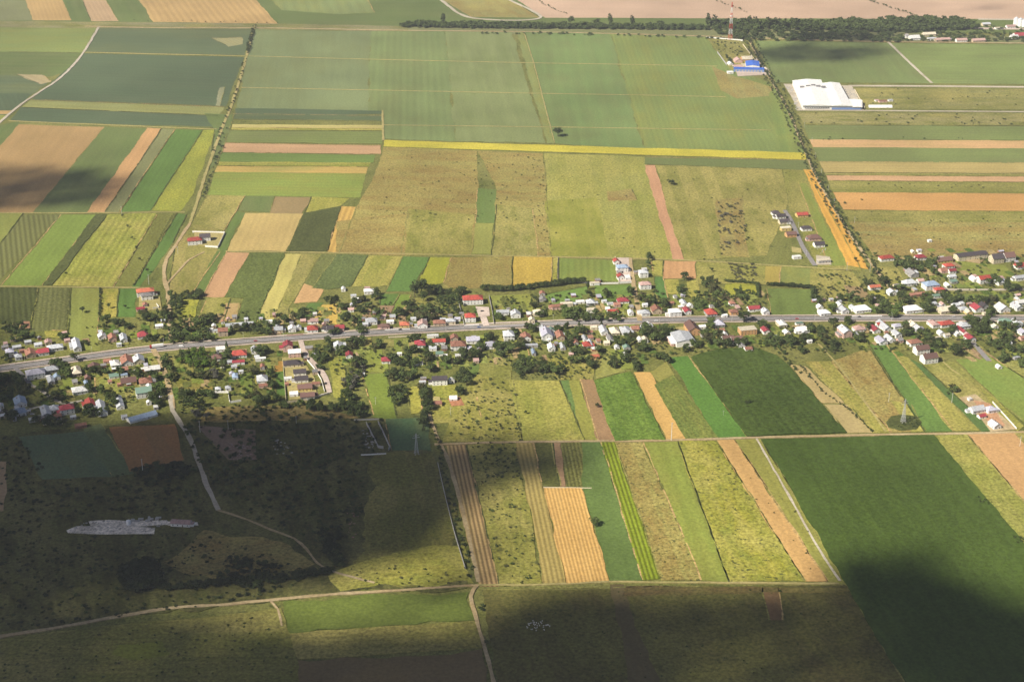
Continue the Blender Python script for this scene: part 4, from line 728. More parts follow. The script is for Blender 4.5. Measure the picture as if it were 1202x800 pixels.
# the white factory beside the tree-lined road
def factory():
    c = P(968,127); t = thing('factory', (c.x, c.y, .3), 0)
    def q(x, y): v = P(x, y) - P(968,127); return v.x, v.y
    t['label'] = 'huge white flat-roofed factory hall beside the tree-lined road'; t['category'] = 'factory'
    LM.append((c, 'the huge white factory')); hh = 7.5
    def hall(name, px, h):
        pts = [q(*p) for p in px]; b = MB(); n = len(pts)
        b.face([(x, y, h) for x, y in pts]); 
        for i in range(n):
            (x0, y0), (x1, y1) = pts[i], pts[(i+1) % n]; b.quad((x0, y0, -.3), (x1, y1, -.3), (x1, y1, h), (x0, y0, h))
        return b
    hall('wall', [(942,129),(1011,129.5),(1011,122),(994,121),(984,103),(964,103),(963,99),(930,100)], hh).build('wall', WALL['white'], t)
    # shallow double-pitched roofs
    def pitched(px, h, r, nm):
        a, b_, c_, d = [Vector((*q(*p), h)) for p in px]          # near-left, near-right, far-right, far-left
        m0, m1 = (a+b_)/2 + Vector((0,0,r)), (c_+d)/2 + Vector((0,0,r)); b = MB()
        b.quad(a, m0, m1, d); b.quad(m0, b_, c_, m1); b.face([a, b_, m0]); b.face([c_, d, m1])
        for u, w in ((a,b_),(b_,c_),(c_,d),(d,a)): b.quad(u, w, w-Vector((0,0,.8)), u-Vector((0,0,.8)))
        return b.build(nm, ROOF['white'], t)
    pitched([(941.5,129.3),(976,129.6),(963.5,98.8),(929.5,99.8)], hh+.9, 2.4, 'roof'); pitched([(976,129.6),(1000,129.8),(985,102.6),(964.5,102.8)], hh+.9, 2, 'roof'); pitched([(1000,129.8),(1012,129.9),(1012,121.7),(995,120.7)], hh-1, 1.2, 'roof')
    b = MB(); x0, y0 = q(976,129.5); x1, y1 = q(1011,129.9); b.box(x0, x1, y0-.5, y0-.1, 1, 4.5); b.build('door', WALL['blue'], t)
    for k in range(14): b = MB(); xx, yy = q(945+2.1*k, 129.3); b.box(xx-.9, xx+.9, yy-.4, yy-.1, 3, 5); b.build('window', M_GLASS, t)
    for px in ((941,109),(948,108),(954,107),(960,108),(966,109)): b = MB(); xx, yy = q(*px); b.box(xx-4, xx+4, yy-1, yy+1, hh+2.5, hh+5.2); b.build('skylight', ROOF['grey'], t)
factory()
def depot():
    c = P(882,84); t = thing('depot', (c.x, c.y, .3), -.1, 'depot hall with bright blue roof at the upper end of the tree-lined road', 'depot')
    LM.append((c, 'the bright blue depot roof'))
    for nm, x0, x1, y0, y1, h, rm, wm in (('hall', -10, 16, 14, 52, 7, 'azure', 'white'), ('hall', -34, 24, -6, 6, 6, 'azure', 'blue')):
        wa, ro = walls_and_roof(x1-x0, y1-y0, h, 'gable', 2.0, .3, 'x' if x1-x0 > y1-y0 else 'y')
        o = wa.build('wall', WALL[wm], t); o.location = ((x0+x1)/2, (y0+y1)/2, 0); r = ro.build('roof', ROOF[rm], t); r.location = o.location
    for k in range(9): b = MB(); b.box(-31+k*6, -28+k*6, -6.3, -6.1, .2, 4); b.build('door', WALL['grey'], t)
    return t
depot()
Hs(866,72,8,16,'pink','pink','gable',1,kind='warehouse'); Hs(876,70,11,14,'cream','orange','gable',1,kind='warehouse'); Hs(866,79,9,18,'pink','white','flat',1,kind='warehouse'); Hs(857,75,5,14,'white','white','gable',0); Hs(875,77,6,20,'cream','beige','flat',0); Hs(857,85,6,9,'white','white','flat',0); Hs(899,82,6,12,'cream','cream','gable',0)
# grain silos at the far right
for k, (x, y) in enumerate(((1192,30),(1197,31),(1202,31.5),(1207,32))):
    c = P(x, y); t = thing('silo', (c.x, c.y, .3), 0, ('left-hand ' if k == 0 else '') + 'white round grain silo at the far right beyond the tree belt', 'silo', 'white grain silos')
    b = MB(); b.cyl(0,0,-.3,15,5.2,5.2,20); b.build('tank', M_TOWWHT, t); b = MB(); b.cyl(0,0,15,18.5,5.5,.6,20); b.build('roof', ROOF['silver'], t)
    t['label'] = ('leftmost white grain silo, beyond the tree belt', 'white grain silo, second in its row beyond the tree belt', 'white grain silo, third in its row beyond the tree belt', 'last white grain silo, cut by the photo edge')[k]
# long plastic greenhouse and slabs
c = P(1033,126); t = thing('greenhouse', (c.x, c.y, .3), 0, 'long low white greenhouse tunnel right of the huge factory', 'greenhouse')
b = MB(); n = 10; L = 21
for k in range(n):
    a0, a1 = math.pi*k/n, math.pi*(k+1)/n; b.quad((-L, 5*math.cos(a0), 4*math.sin(a0)), (-L, 5*math.cos(a1), 4*math.sin(a1)), (L, 5*math.cos(a1), 4*math.sin(a1)), (L, 5*math.cos(a0), 4*math.sin(a0)))
b.build('cover', M_TOWWHT, t); b = MB()
for s in (-1, 1): b.face([(s*L, 5*math.cos(math.pi*k/n), 4*math.sin(math.pi*k/n)) for k in range(n+1)])
b.build('end_wall', WALL['grey'], t)
Hs(1036,119,9,6,'terracotta','pink','flat',0); Hs(1029,118,4,5,'pink','white','flat',0); Hs(1045,118,5,5,'silver','white','flat',0); Hs(935,302,9,6,'white','white','flat',0,label='lone white cabin on the rough meadow left of the hamlet lane'); Hs(1091,283,4,4,'white','white','flat',0,label='tiny white cabin alone on the brown meadow above the school')

# ---------------------------------------------------------------- trees, hedges, scrub
def leaf_cards(centers, radii, per, size, rs, squash=.85):
    "many small leaf-clump faces over the shells of a few uneven lobes"
    v = []; f = []
    for c, r in zip(centers, radii):
        for _ in range(max(4, int(per*r*r))):
            d = rs.normal(size=3); d /= np.linalg.norm(d)
            if d[2] < -.35: d[2] *= -.5
            rr = r*rs.uniform(.72, 1.06); p = np.array(c) + d*np.array((rr, rr, rr*squash))
            nrm = d + rs.normal(size=3)*.55; nrm /= np.linalg.norm(nrm)
            u = np.cross(nrm, rs.normal(size=3)); u /= np.linalg.norm(u)+1e-9; w = np.cross(nrm, u)
            s = size*rs.uniform(.6, 1.3); n = len(v)
            v += [tuple(p+u*s), tuple(p+w*s*.8), tuple(p-u*s), tuple(p-w*s*.8)]; f.append((n, n+1, n+2, n+3))
    return v, f
def crown_geo(seed, kind='round', low=False):
    "crown of a tree 1 m tall"
    rs = np.random.default_rng(seed); cs = []; rr = []
    if kind == 'tall':
        for k in range(9): z = .2 + .72*k/8; r = .17*(1-abs(k/8-.4)*.9); cs.append((rs.normal()*.03, rs.normal()*.03, z)); rr.append(r)
    elif kind == 'cone':
        for k in range(8): z = .16 + .76*k/7; cs.append((rs.normal()*.012, rs.normal()*.012, z)); rr.append(.26*(1-k/7*.86))
    else:
        n = 9
        cs.append((0, 0, .58)); rr.append(.29)
        for k in range(n):
            a = 2*math.pi*k/n + rs.uniform(-.4, .4); q = rs.uniform(.14, .30); cs.append((q*math.cos(a), q*math.sin(a), rs.uniform(.36, .78))); rr.append(rs.uniform(.14, .24))
    return leaf_cards(cs, rr, 500 if low else 1500, .085 if low else .05, rs)
def crown_mesh(seed, kind):
    v, f = crown_geo(seed, kind); return mesh_from('crown', v, f)
def trunk_mesh(kind):
    b = MB(); b.cyl(0, 0, -.02, .45, .032, .02, 7)
    if kind == 'round':
        for a in (.4, 2.6, 4.5): b.bar((0, 0, .3), (.16*math.cos(a), .16*math.sin(a), .55), .012)
    return b.mesh('trunk')
TREES = []
def T(x, y, h, kind='dark', shape='round', label=None, wide=1.0): TREES.append(dict(x=x, y=y, h=h, k=kind, s=shape, l=label, w=wide, c=None))
CL = 0
def C(x, y, rx, ry, n, kind='dark', h=7.5, sh='round'):
    n = int(n*1.85+.5)
    "a clump: n trees in an ellipse of pixels"
    kinds = kind.split('/')
    for i in range(n):
        a = rnd.uniform(0, 2*math.pi); q = math.sqrt(rnd.random())
        TREES.append(dict(x=x+rx*q*math.cos(a), y=y+ry*q*math.sin(a)+2, h=h*rnd.uniform(.5, 1.3), k=rnd.choice(kinds) if rnd.random() < .72 else rnd.choice(('mid', 'mid', 'olive', 'dark')), s=sh if rnd.random() < .86 else 'tall', l=None, w=rnd.uniform(.85, 1.35), c=(x, y)))
# north of the road
for a in ((130,379,14,5,7,'dark'),(150,386,10,6,5,'dark/mid'),(181,373,20,7,13,'dark'),(178,398,8,4,4,'dark'),(200,392,7,11,7,'dark/mid'),(206,358,13,15,18,'dark'),(230,347,16,3,9,'dark'),(226,385,20,9,20,'dark/mid'),(218,398,14,4,8,'dark/mid'),(247,375,11,5,7,'dark'),(242,396,10,3,5,'mid'),(277,387,6,4,4,'dark'),(296,386,10,7,7,'dark'),(316,386,13,7,8,'dark/mid'),(340,373,14,5,9,'dark/mid'),(357,369,7,4,4,'dark'),(404,368,6,10,6,'dark'),(416,378,9,7,6,'olive/mid'),(424,357,11,9,10,'mid/dark'),(441,346,6,5,4,'dark'),(394,390,9,3,4,'dark'),(445,370,6,5,4,'mid/olive'),(428,388,10,3,5,'mid'),
          (520,345,13,7,10,'dark/mid'),(481,358,4,8,5,'dark'),(501,367,18,7,18,'mid/dark'),(530,357,13,11,14,'mid/dark'),(470,369,6,3,3,'dark'),(540,343,6,3,3,'dark'),(508,373,18,3,8,'dark/olive'),(585,373,5,3,3,'mid'),(640,370,10,6,6,'mid/dark'),(668,367,11,6,9,'mid/light'),(681,371,13,6,12,'dark/mid'),(698,371,9,5,7,'mid/dark'),(713,346,6,4,4,'dark'),(726,373,9,4,5,'dark/mid'),(741,344,3,5,3,'dark'),(712,372,6,4,4,'mid'),(627,355,5,6,4,'olive'),
          (762,308,3,8,5,'dark'),(755,352,9,5,5,'olive/light'),(766,352,4,4,3,'dark'),(780,360,4,7,4,'dark/mid'),(800,342,5,5,4,'mid'),(835,334,13,7,14,'dark/olive'),(838,350,13,9,12,'mid/olive'),(868,346,16,5,10,'mid/dark'),(846,368,4,4,2,'dark'),(820,360,5,5,4,'mid'),(815,350,5,6,4,'mid'),(954,347,3,6,4,'dark'),(962,353,5,3,4,'dark'),(976,361,5,4,4,'dark/mid'),(984,351,5,2,3,'dark'),(1003,351,9,4,6,'mid/dark'),(1024,351,6,5,5,'dark'),(1036,361,11,9,12,'dark/mid'),(1018,333,4,3,3,'dark'),(1038,330,5,5,5,'dark/mid'),(1048,371,5,3,4,'light/mid'),
          (1060,307,13,5,10,'mid/dark'),(1076,313,19,5,12,'mid/dark'),(1096,310,5,5,4,'mid'),(1056,342,7,7,6,'dark'),(1062,353,9,7,9,'dark'),(1052,363,6,4,4,'light'),(1090,361,9,5,7,'dark/mid'),(1086,351,9,5,7,'dark/mid'),(1115,349,13,7,12,'dark'),(1117,365,3,4,3,'dark'),(1141,353,9,4,6,'dark/mid'),(1161,352,13,5,8,'dark/mid'),(1162,369,8,3,4,'mid'),(1166,331,7,5,5,'dark/mid'),(1184,337,12,4,7,'dark'),(1192,312,6,4,4,'dark'),(1095,318,6,6,4,'mid')): C(*a)
# south of the road
for a in ((12,456,22,17,34,'dark',8.5),(66,426,7,5,6,'dark'),(76,437,6,9,9,'dark/mid'),(105,438,6,4,4,'mid/dark'),(121,437,9,4,6,'dark'),(106,456,4,3,3,'dark'),(140,437,6,3,4,'dark'),(131,471,6,6,5,'mid/dark'),(60,468,14,4,7,'dark'),(50,456,8,3,4,'dark'),(6,421,5,4,4,'dark'),(25,396,14,5,9,'dark/mid'),(72,397,7,4,5,'dark/mid'),(100,403,4,3,2,'dark'),(110,484,18,5,9,'dark'),(60,496,20,5,8,'dark'),(10,490,10,6,7,'dark'),(118,460,5,2,3,'light'),(16,384,14,7,8,'dark'),
          (194,420,4,5,4,'mid/light'),(196,430,5,4,5,'dark'),(201,441,5,7,6,'mid/dark'),(187,458,6,6,7,'mid/light'),(186,468,8,8,9,'dark'),(160,440,7,4,5,'dark/mid'),(181,443,5,4,4,'mid'),(235,441,13,4,9,'olive/dark'),(215,464,9,4,6,'dark'),(236,464,20,3,11,'dark/mid'),(267,416,3,7,5,'dark'),(252,441,3,5,3,'grey'),(264,427,4,5,4,'dark'),(225,474,14,3,8,'dark'),(250,426,4,8,4,'mid'),(237,489,10,5,4,'grey'),
          (308,413,7,6,7,'dark/mid'),(318,441,4,6,4,'dark/mid'),(320,453,5,3,3,'dark'),(325,466,8,3,5,'dark/mid'),(306,471,12,3,8,'dark'),(293,466,10,4,5,'mid'),(376,416,11,9,12,'dark/mid'),(386,406,4,5,4,'dark'),(401,414,6,4,5,'mid'),(415,404,8,5,8,'dark'),(425,402,8,4,6,'dark'),(375,430,5,3,3,'dark'),(420,432,9,11,16,'dark/grey/mid'),(412,452,9,9,12,'grey/mid'),(407,470,8,10,10,'dark/mid'),(420,482,13,8,14,'dark/mid'),(440,405,8,3,5,'dark/mid'),(384,479,24,4,18,'dark/mid'),(350,476,20,3,8,'mid/dark'),(298,438,5,3,3,'olive'),
          (505,406,4,4,3,'mid'),(524,397,5,4,4,'dark'),(481,412,5,2,4,'dark'),(463,422,4,6,5,'dark'),(479,427,10,5,8,'mid/dark'),(501,421,6,5,5,'dark'),(504,432,6,4,4,'mid/dark'),(530,424,13,3,9,'dark/mid'),(550,417,13,4,12,'dark'),(565,407,6,5,6,'dark'),(590,411,11,7,14,'dark/mid'),(574,397,5,3,4,'mid/dark'),(470,441,18,7,18,'mid/dark'),(467,463,10,12,18,'dark/mid'),(497,461,4,9,9,'dark'),(501,480,4,7,8,'dark'),(540,461,2,6,4,'dark'),(486,398,6,3,3,'dark'),(497,495,3,12,6,'dark'),
          (605,394,5,4,4,'dark'),(627,386,6,3,4,'dark'),(610,405,6,5,6,'dark/mid'),(612,432,13,7,14,'dark/mid'),(634,432,9,5,9,'mid/dark'),(655,434,9,7,11,'dark/mid'),(656,386,4,3,3,'dark'),(664,385,3,3,3,'dark'),(671,396,9,5,7,'dark/mid'),(667,404,5,4,4,'dark'),(681,388,8,4,6,'dark/mid'),(678,412,12,4,8,'mid/dark'),(705,410,5,3,4,'dark'),(672,425,3,2,2,'mid/dark'),(682,423,3,2,2,'mid/dark'),(694,427,3,8,5,'dark'),(720,428,7,4,6,'dark'),(740,398,7,5,6,'mid/dark'),(728,401,7,5,5,'dark/mid'),(747,430,3,4,3,'dark'),(735,420,6,5,4,'dark/mid'),(620,384,4,2,2,'dark'),
          (772,392,13,8,15,'dark/mid',9),(757,391,4,8,6,'dark/mid'),(755,408,9,6,8,'dark/mid'),(773,419,6,3,4,'mid/dark'),(804,410,4,3,3,'dark'),(784,423,4,2,2,'dark'),(836,397,13,8,16,'olive/mid/dark'),(818,404,7,4,6,'dark/mid'),(833,382,5,4,4,'mid/dark'),(851,405,7,3,4,'dark'),(868,402,7,3,4,'dark'),(905,399,11,8,12,'dark/mid'),(926,402,9,6,8,'dark/mid'),(893,382,5,3,3,'dark'),(945,399,6,4,4,'dark'),(951,386,3,5,3,'dark'),(965,396,4,8,7,'dark/olive'),(980,409,4,6,5,'dark'),(1007,396,7,6,6,'dark/mid'),(940,412,3,4,3,'dark'),(995,378,4,3,3,'dark/mid'),(1019,383,3,4,3,'dark'),(785,386,5,3,3,'mid'),
          (1064,387,7,6,7,'mid/dark'),(1083,395,9,7,9,'dark/mid'),(1096,404,9,5,7,'dark'),(1136,374,7,3,5,'light/mid'),(1152,383,11,8,14,'dark',9),(1115,390,6,3,4,'mid/dark'),(1128,406,9,5,7,'mid/dark'),(1176,384,5,4,4,'mid/dark'),(1190,384,7,5,6,'mid/dark'),(1174,400,13,9,16,'dark/mid'),(1191,412,9,7,9,'dark/mid'),(1179,422,8,3,5,'dark/mid'),(1198,428,4,3,3,'mid'),(1120,456,8,4,7,'light/olive',4.5),(1118,459,9,3,4,'dark',4),(1103,408,6,6,4,'dark')): C(*a)
C(230,421,21,10,38,'vivid',7.5)
# trees that stand apart
T(393,360,15,'dark',label='big dark round tree at the upper edge of the yellow field',wide=1.15); T(384,357,10,'dark'); T(495,346,19,'dark',label='tallest dark tree, in the grove above the orange roof with yellow walls',wide=1.0); T(487,349,15,'dark'); T(504,347,16,'dark'); T(497,353,13,'mid')
T(262,363,8.5,'mid',label='single round tree on a bare plot beside the dark green crop strip'); T(97,367,8,'dark',label='single dark tree casting a long shadow on the green paddock'); T(128,362,6.5,'dark',label='single small tree on the yellow plot above the village'); T(147,362,5,'dark'); T(78,323,4.5,'dark'); T(173,320,5.5,'dark',label='single small tree on the green strip beside the dirt road'); T(164,306,4.5,'dark'); T(160,292,4,'dark'); T(155,281,4.5,'dark'); T(150,267,4.5,'dark'); T(144,255,4.5,'dark')
T(655,160,12,'dark',label='lone dark tree at the edge of the green field above the yellow strip',wide=1.5); T(788,217,8,'dark',label='lone dark bush on the meadow right of the pinkish strip',wide=1.7); T(803,329,12,'dark',wide=1.3,label='round dark tree below the bare brown square'); T(835,319,6,'dark'); T(698,617,8,'mid',label='lone green tree beside the orange striped field',wide=1.3)
T(1120,417,13,'dark',label='large dark spreading tree left of the tarred strip',wide=1.2); T(978,385,14,'dark',label='large dark round tree on the lower kerb, left of the open grass plot',wide=1.0); T(873,378,12,'dark',wide=1.3,label='large dark tree overhanging the road above the orange two-storey block'); T(706,383,8,'dark','cone',label='dark cone-shaped conifer on the lower edge of the road'); T(846,371,10,'dark','cone'); T(266,409,9,'dark','cone'); T(690,340,12,'dark','tall'); T(691,349,10,'dark')
T(545,443,11,'dark',wide=1.6); T(548,452,10,'dark',wide=1.5); T(538,448,9,'dark',wide=1.4,label='broad dark tree just right of the dark-roofed manor'); T(1027,301,6,'mid'); T(1004,307,6,'dark',label='single dark tree at the foot of the orange stubble strip'); T(1026,322,8,'dark',label='dark tree beside the gravel road above the orange roof'); T(88,424,10,'dark',wide=1.2); T(603,357,8,'dark'); T(611,369,8,'dark'); T(966,414,5,'dark'); T(921,415,4.5,'dark'); T(940,413,5,'dark'); T(986,413,6,'dark'); T(701,478,4.5,'dark',wide=1.3,label='single bush on the bare brown strip beside the corn'); T(617,486,4.5,'dark'); T(879,474,5,'dark'); T(1177,417,8,'mid')
for k, (x, y, h) in enumerate(((520,25,22),(670,26,14),(716,27,22),(742,28,22),(831,28,22),(839,29,24),(880,30,24),(887,30,25),(902,31,25),(910,31,24),(921,31,20),(934,32,23),(700,27,14),(775,29,15))): T(x, y+3, h, 'dark', 'tall' if k not in (1,12,13) else 'round', None, 1.5)
# crowns: a few of each kind, shared
KINDS = ('dark', 'mid', 'light', 'olive', 'vivid', 'grey', 'shade_dark')
tr_sorted = sorted(TREES, key=lambda t: -t['h']*t['w']/S(t['y']) - (1000 if t['l'] else 0))
NIND = 292
print('trees', len(TREES))
KW = dict(dark='dark green', mid='mid-green', light='pale green', olive='olive-green', vivid='bright green', grey='grey-green')
for i, t in enumerate(tr_sorted[:NIND]):
    c = P(t['x'], t['y']); o = thing('tree', (c.x, c.y, .6), rnd.uniform(0, 6.28)); h = t['h']*1.1
    sx = 1.0*t['w']
    o.scale = (h*sx*rnd.uniform(.85, 1.2), h*sx*rnd.uniform(.85, 1.2), h*rnd.uniform(.9, 1.15))
    q = rnd.randrange(5)
    share('crown', ('crown', t['s'], t['k'], q), lambda: crown_mesh(q*7+hash((t['s'],)) % 1 + KINDS.index(t['k']), t['s']), LEAF[t['k']], o)
    share('trunk', ('trunk', t['s']), lambda: trunk_mesh(t['s']), M_BARK, o)
    size = 'tall ' if t['h'] > 8.6 else 'low ' if t['h'] < 6 else ''
    if t['l']: tag(o, t['l'], 'tree')
    else: ITEMS.append((o, 'tree', size + KW[t['k']] + (' conifer' if t['s'] == 'cone' else ' narrow tree' if t['s'] == 'tall' else ' tree'), c, 'garden and orchard trees'))
geo = {k: ([], []) for k in KINDS}
var = {(k, q): crown_geo(q+31, k, True) for k in ('round', 'tall', 'cone') for q in range(4)}
def plant(kind, c, h, wide=1.0, shape='round', sink=0.0):
    v0, f0 = var[(shape, rnd.randrange(4))]; v, f = geo[kind]; n = len(v); a = rnd.uniform(0, 6.28); ca, sa = math.cos(a)*h*wide, math.sin(a)*h*wide
    v += [(c.x + p[0]*ca - p[1]*sa, c.y + p[0]*sa + p[1]*ca, .55 + (p[2]-sink)*h) for p in v0]; f += [(q[0]+n, q[1]+n, q[2]+n, q[3]+n) for q in f0]
for t in tr_sorted[NIND:]: plant(t['k'], P(t['x'], t['y']), t['h']*1.1, t['w'], t['s'])
for k in KINDS:
    if geo[k][0]:
        o = struct('tree_cover', mesh_from('tree_cover', *geo[k]), LEAF[k], 'stuff')
# far tree belt, roadside bushes, scrub: each one mass
def inside(px, n):
    xs = [p[0] for p in px]; ys = [p[1] for p in px]; out = []
    while len(out) < n:
        x, y = rnd.uniform(min(xs), max(xs)), rnd.uniform(min(ys), max(ys))
        if poly_in(x, y, px): out.append((x, y))
    return out
def poly_in(x, y, pts):
    r = False; n = len(pts)
    for i in range(n):
        (ax, ay), (bx, by) = pts[i], pts[(i+1) % n]
        if (ay > y) != (by > y) and x < (bx-ax)*(y-ay)/(by-ay)+ax: r = not r
    return r
def mass(name, kinds, jobs):
    for k in kinds: geo[k] = ([], [])
    for fn in jobs: fn()
    for k in kinds:
        if geo[k][0]: struct(name, mesh_from(name, *geo[k]), LEAF[k], 'stuff')
def along(px, step, kinds, h, jit=3.0, wide=1.2, gap=0.0):
    pts = [P(*q) for q in px]
    for a, b in zip(pts, pts[1:]):
        n = max(1, int((b-a).length/step))
        for k in range(n):
            if rnd.random() < gap: continue
            p = a + (b-a)*(k+rnd.random())/n + Vector((rnd.uniform(-jit, jit), rnd.uniform(-jit, jit), 0)); plant(rnd.choice(kinds), p, h*rnd.uniform(.6, 1.25), wide, 'round', .16)
def fill(px, n, kinds, h, wide=1.2, sink=.16, exp=1.0):
    for x, y in inside(px, n): plant(rnd.choice(kinds), P(x, y), h*rnd.uniform(.5, 1.3)**exp, wide*rnd.uniform(.8, 1.3), 'round', sink)
DM = ('dark', 'dark', 'mid')
mass('woodland', ('dark', 'mid'), [lambda: along([(470,32),(560,33),(700,34),(830,35)], 3, DM, 11, 6), lambda: along([(480,30),(660,32),(830,34)], 4, ('dark',), 13, 6), lambda: along([(560,39),(640,40),(780,43),(880,47)], 7, DM, 5, 8, 1.6, .3), lambda: fill([(830,29),(1040,27),(1050,38),(840,37)], 230, ('dark','mid'), 16), lambda: fill([(830,37),(1050,37),(1062,50),(868,48)], 260, ('dark','mid'), 9, 1.5), lambda: fill([(1040,24),(1135,24),(1148,35),(1050,40)], 200, DM, 14), lambda: fill([(1100,38),(1202,40),(1250,50),(1060,49)], 170, DM, 7, 1.4), lambda: fill([(1150,32),(1250,34),(1250,42),(1140,42)], 50, DM, 6)])
mass('roadside_bushes', ('dark', 'mid', 'olive'), [lambda: along(ROADC, 5, DM, 5.2, 3, 1.0), lambda: along([(x-6, y) for x, y in ROADC], 9, ('mid', 'olive'), 4, 3), lambda: along([(x+7, y+2) for x, y in ROADC], 14, ('mid', 'dark'), 4, 3), lambda: along(ROADB[:6], 11, DM, 4.2, 4, 1.2, .4), lambda: along([(298,34),(291,62)], 6, ('dark',), 6, 4), lambda: along([(x+6, y) for x, y in ROADB[4:8]], 9, DM, 5, 4, 1.2, .3), lambda: along([(1010,-2),(1060,14),(1072,19)], 8, ('mid',), 5, 4), lambda: along([(833,-2),(870,12),(876,16)], 9, ('mid',), 4, 4), lambda: along([(630,1),(664,17)], 9, ('mid',), 4, 4), lambda: along([(150,24),(250,26),(330,28)], 20, ('olive', 'mid'), 3, 6), lambda: fill([(829,44),(866,47),(874,66),(850,66)], 40, ('mid', 'olive'), 4), lambda: along([(853,66),(862,82)], 6, DM, 5, 3), lambda: fill([(1062,490),(1076,491),(1080,498),(1072,503),(1060,503),(1046,500)], 40, ('dark', 'mid'), 2), lambda: fill([(873,471),(884,471),(886,476),(880,479),(873,478)], 14, ('dark',), 2.5)])
SCR = ('dark', 'dark', 'mid', 'olive'); SHDK = ('shade_dark', 'shade_dark', 'dark')
mass('scrub', ('dark', 'mid', 'olive', 'grey', 'shade_dark'), [
    lambda: fill([(205,478),(330,474),(400,490),(455,492),(440,535),(400,540),(330,560),(260,590),(235,550)], 430, ('shade_dark', 'dark', 'dark', 'mid'), 3.8, 1.5), lambda: fill([(245,560),(330,545),(420,540),(430,600),(380,640),(300,610)], 240, ('shade_dark', 'dark', 'dark'), 3.2, 1.6), lambda: fill([(-20,500),(30,520),(60,565),(150,556),(235,575),(250,605),(90,605),(0,640),(-20,600)], 300, SHDK, 2.8, 1.7), lambda: fill([(0,620),(80,630),(230,625),(370,665),(330,700),(0,742)], 420, SHDK, 2.2, 1.7),
    lambda: fill([(152,552),(216,540),(240,560),(170,572)], 60, SHDK, 6, 1.5), lambda: fill([(143,672),(152,664),(178,664),(188,674),(186,690),(170,696),(146,692)], 150, ('shade_dark',), 9.5, 1.4), lambda: along([(190,692),(230,688),(290,682),(340,678),(390,672)], 2, ('shade_dark',), 6, 4, 1.5), lambda: along([(280,700),(330,690)], 5, ('shade_dark',), 4, 5, 1.5), lambda: fill([(270,655),(330,660),(330,690),(250,690)], 90, SHDK, 4.5, 1.6), lambda: fill([(374,620),(398,625),(402,666),(386,664)], 70, SHDK, 6, 1.4),
    lambda: along([(508,500),(518,540),(527,580),(540,630),(554,678)], 5.5, ('dark', 'shade_dark', 'mid'), 3.6, 3.5, 1.3), lambda: along([(566,700),(568,730),(572,760),(580,790)], 12, ('dark',), 4.5, 4, 1.5, .3), lambda: along([(420,690),(480,687),(548,683)], 14, SCR, 2, 4, 1.5), lambda: fill([(410,665),(470,665),(545,675),(550,684),(420,686)], 26, ('dark', 'olive'), 1.8, 1.6),
    lambda: fill([(565,440),(603,446),(614,518),(525,515),(540,480)], 130, ('dark', 'mid', 'olive'), 2.4, 1.4), lambda: fill([(552,522),(605,520),(637,685),(590,686)], 110, SCR, 2.0, 1.4), lambda: fill([(560,520),(605,520),(612,560),(570,565)], 70, SCR, 2.2, 1.4), lambda: fill([(655,425),(694,425),(692,446),(655,446)], 60, ('mid', 'dark', 'olive'), 2.2, 1.3), lambda: fill([(610,420),(660,422),(655,446),(605,446)], 60, ('mid', 'dark'), 3, 1.3),
    lambda: fill([(450,180),(640,182),(640,260),(430,260)], 130, SCR, 1.6, 1.8), lambda: fill([(640,185),(757,187),(790,300),(645,300)], 30, SCR, 1.3, 1.8), lambda: along([(631,185),(640,300)], 9, SCR, 1.6, 8, 1.8), lambda: fill([(840,238),(870,235),(880,280),(846,300)], 90, ('grey', 'olive', 'dark'), 3, 1.5), lambda: fill([(855,310),(885,310),(888,330),(862,330)], 60, ('grey', 'olive'), 3, 1.5), lambda: fill([(770,200),(925,200),(990,310),(805,306)], 40, SCR, 1.5, 1.8),
    lambda: fill([(935,133),(1202,135),(1202,147),(945,147)], 40, SCR, 3, 1.5), lambda: fill([(950,160),(1202,162),(1202,168),(950,166)], 10, SCR, 2.5, 1.5), lambda: fill([(1010,105),(1202,106),(1202,128),(1018,128)], 30, SCR, 2.2, 1.6), lambda: fill([(972,214),(1202,216),(1202,222),(975,222)], 12, SCR, 2, 1.6), lambda: fill([(990,247),(1202,249),(1202,295),(1010,290)], 50, SCR, 1.6, 1.7), lambda: along([(945,237),(1040,236)], 60, ('dark',), 3, 10, 1.8),
    lambda: along([(118,339),(117,372)], 3, ('dark',), 3.5, 1, 1.1), lambda: along([(45,338),(37,378)], 5, SCR, 1.6, 1, 1.4), lambda: along([(82,338),(77,395)], 5, SCR, 1.6, 1, 1.4), lambda: along([(203,252),(157,336)], 5, ('dark', 'mid'), 1.8, 1, 1.4), lambda: along([(300,377),(333,298)], 5, ('dark',), 1.6, 1, 1.4), lambda: along([(940,430),(965,460),(995,480),(1026,508)], 3.5, ('dark', 'olive'), 2.4, 1.5, 1.4), lambda: along([(905,400),(925,425),(940,440)], 4, ('dark', 'mid'), 4, 3, 1.2), lambda: along([(958,390),(978,415)], 4, ('olive', 'dark'), 4, 2.5, 1.2), lambda: along([(838,690),(900,700),(960,692)], 30, ('dark',), 2, 8, 1.5), lambda: fill([(1148,583),(1166,590),(1164,594),(1150,590)], 10, ('dark',), 2, 1.4), lambda: fill([(1190,630),(1202,632),(1202,642),(1194,640)], 8, ('dark',), 2.5, 1.4), lambda: fill([(840,540),(900,540),(985,680),(950,670)], 24, ('olive', 'mid'), 1.4, 1.4),
    lambda: fill([(565,705),(700,695),(990,692),(1050,790),(600,800)], 90, SCR, 1.2, 1.7), lambda: fill([(0,760),(320,720),(345,790),(0,799)], 120, ('mid', 'olive', 'dark'), 1.5, 1.8)])
